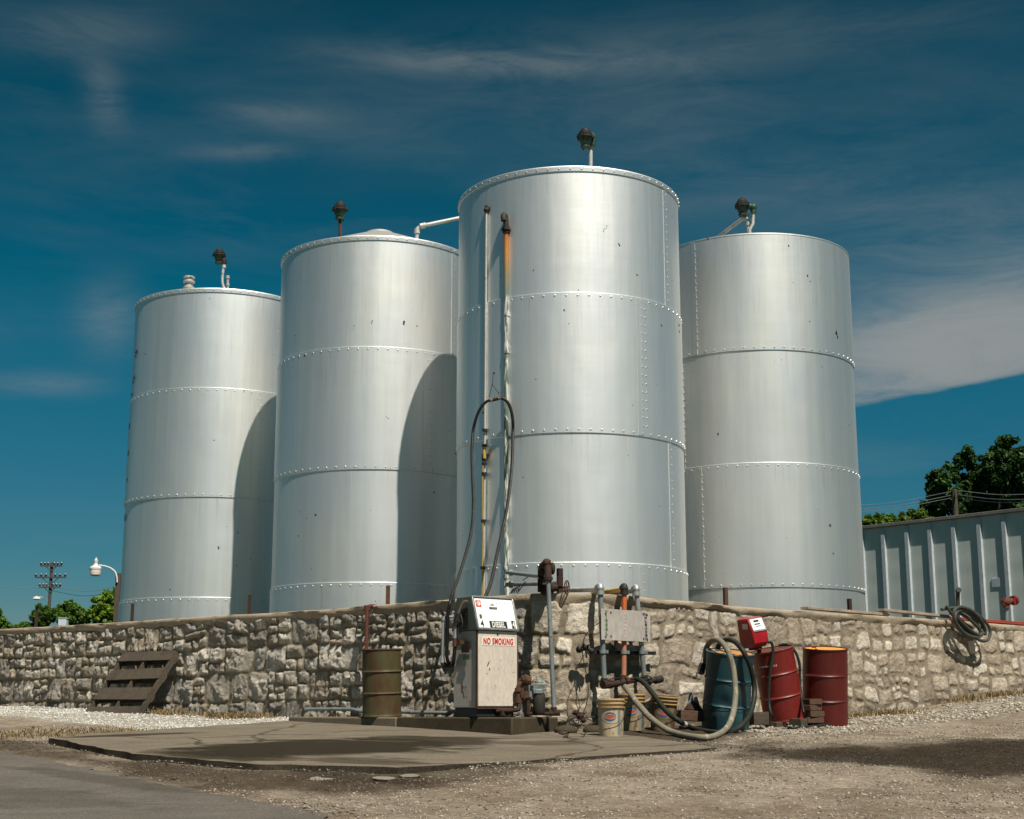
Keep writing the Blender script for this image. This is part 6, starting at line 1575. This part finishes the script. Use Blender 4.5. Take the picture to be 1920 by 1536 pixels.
W_ = [(1789, 919, 1907, 921, 'upper'), (1789, 927, 1907, 931, 'middle'), (1789, 933, 1907, 936, 'lower')]
for (a_, b1, c_, d_, nm) in W_:
    wire('overhead_wire', nm + ' wire from the pole over the shed to the right edge', at(a_, b1, 60), at(c_ + 60, d_ + 4, 52), .12, .014)
for (yy, y2, nm) in ((921, 950, 'upper'), (928, 957, 'middle'), (933, 962, 'lower')):
    wire('overhead_wire', nm + ' pale wire from the pole over the shed to the right tank', at(1788, yy, 60), at(1560, y2, 62), .15, .010)
for (y1, y2, nm) in ((1099, 1096, 'high'), (1108, 1104, 'second highest')):
    wire('overhead_wire', nm + ' thin wire running from the far utility pole to the left tank', at(97, y1, 130), at(240, y2, 110), .5, .018)
for (y1, y2, nm) in ((1098, 1098, 'high'), (1165, 1166, 'low'), (1172, 1173, 'lowest')):
    wire('overhead_wire', nm + ' thin wire running from the left edge to the far utility pole', at(-30, y1, 120), at(97, y2, 130), .2, .02)

Yp_ = 40
t = thing('yard_lamp', 'white yard lamp on a curved arm from the brown post left of the tanks', 'street lamp', (at(222, 1100, Yp_).x, Yp_, 1.6))
b = MB(); p = at(222.5, 1075, Yp_); b.box((p.x, Yp_, (p.z + 1.3) / 2), (.13, .13, p.z - 1.3)); b.build('post', 'pole_wood', t, True, bev=.005)
pipe('arm', [at(219.5, 1092, Yp_ - .1), at(219, 1082, Yp_ - .1), at(216, 1073, Yp_ - .1), at(209, 1066.5, Yp_ - .1), at(198, 1062, Yp_ - .1), at(186, 1060, Yp_ - .1)], .022, 'lamp_white', t, 10, 4)
b = MB(); c = at(179.5, 1063, Yp_ - .1); b.lathe([(.16, -.08), (.165, -.03), (.14, .0), (.07, .04), (.05, .09), (.055, .1), (.055, .19), (.025, .21), (.02, .26)], c, 24); b.build('housing', 'lamp_white', t, True)
b = MB(); b.lathe([(.10, -.25), (.135, -.22), (.155, -.08), (.15, -.06)], c, 24); b.build('glass_shade', 'lamp_glass', t, True)
t = thing('utility_box', 'small pale blue box beyond the wall beside the far utility pole', 'box', (at(119, 1170, 60).x, 60, 1.6))
b = MB(); p = at(118.5, 1167, 60); b.box(p, (.33, .3, .3)); b.box(p + Vector((0, 0, .16)), (.37, .34, .03)); b.build('cabinet', 'white_box', t, True, bev=.01)
b = MB(); b.tube([(p.x, 60.1, 1.5), (p.x, 60.1, p.z - .1)], .05, 8); b.build('stand', 'galv', t, True)
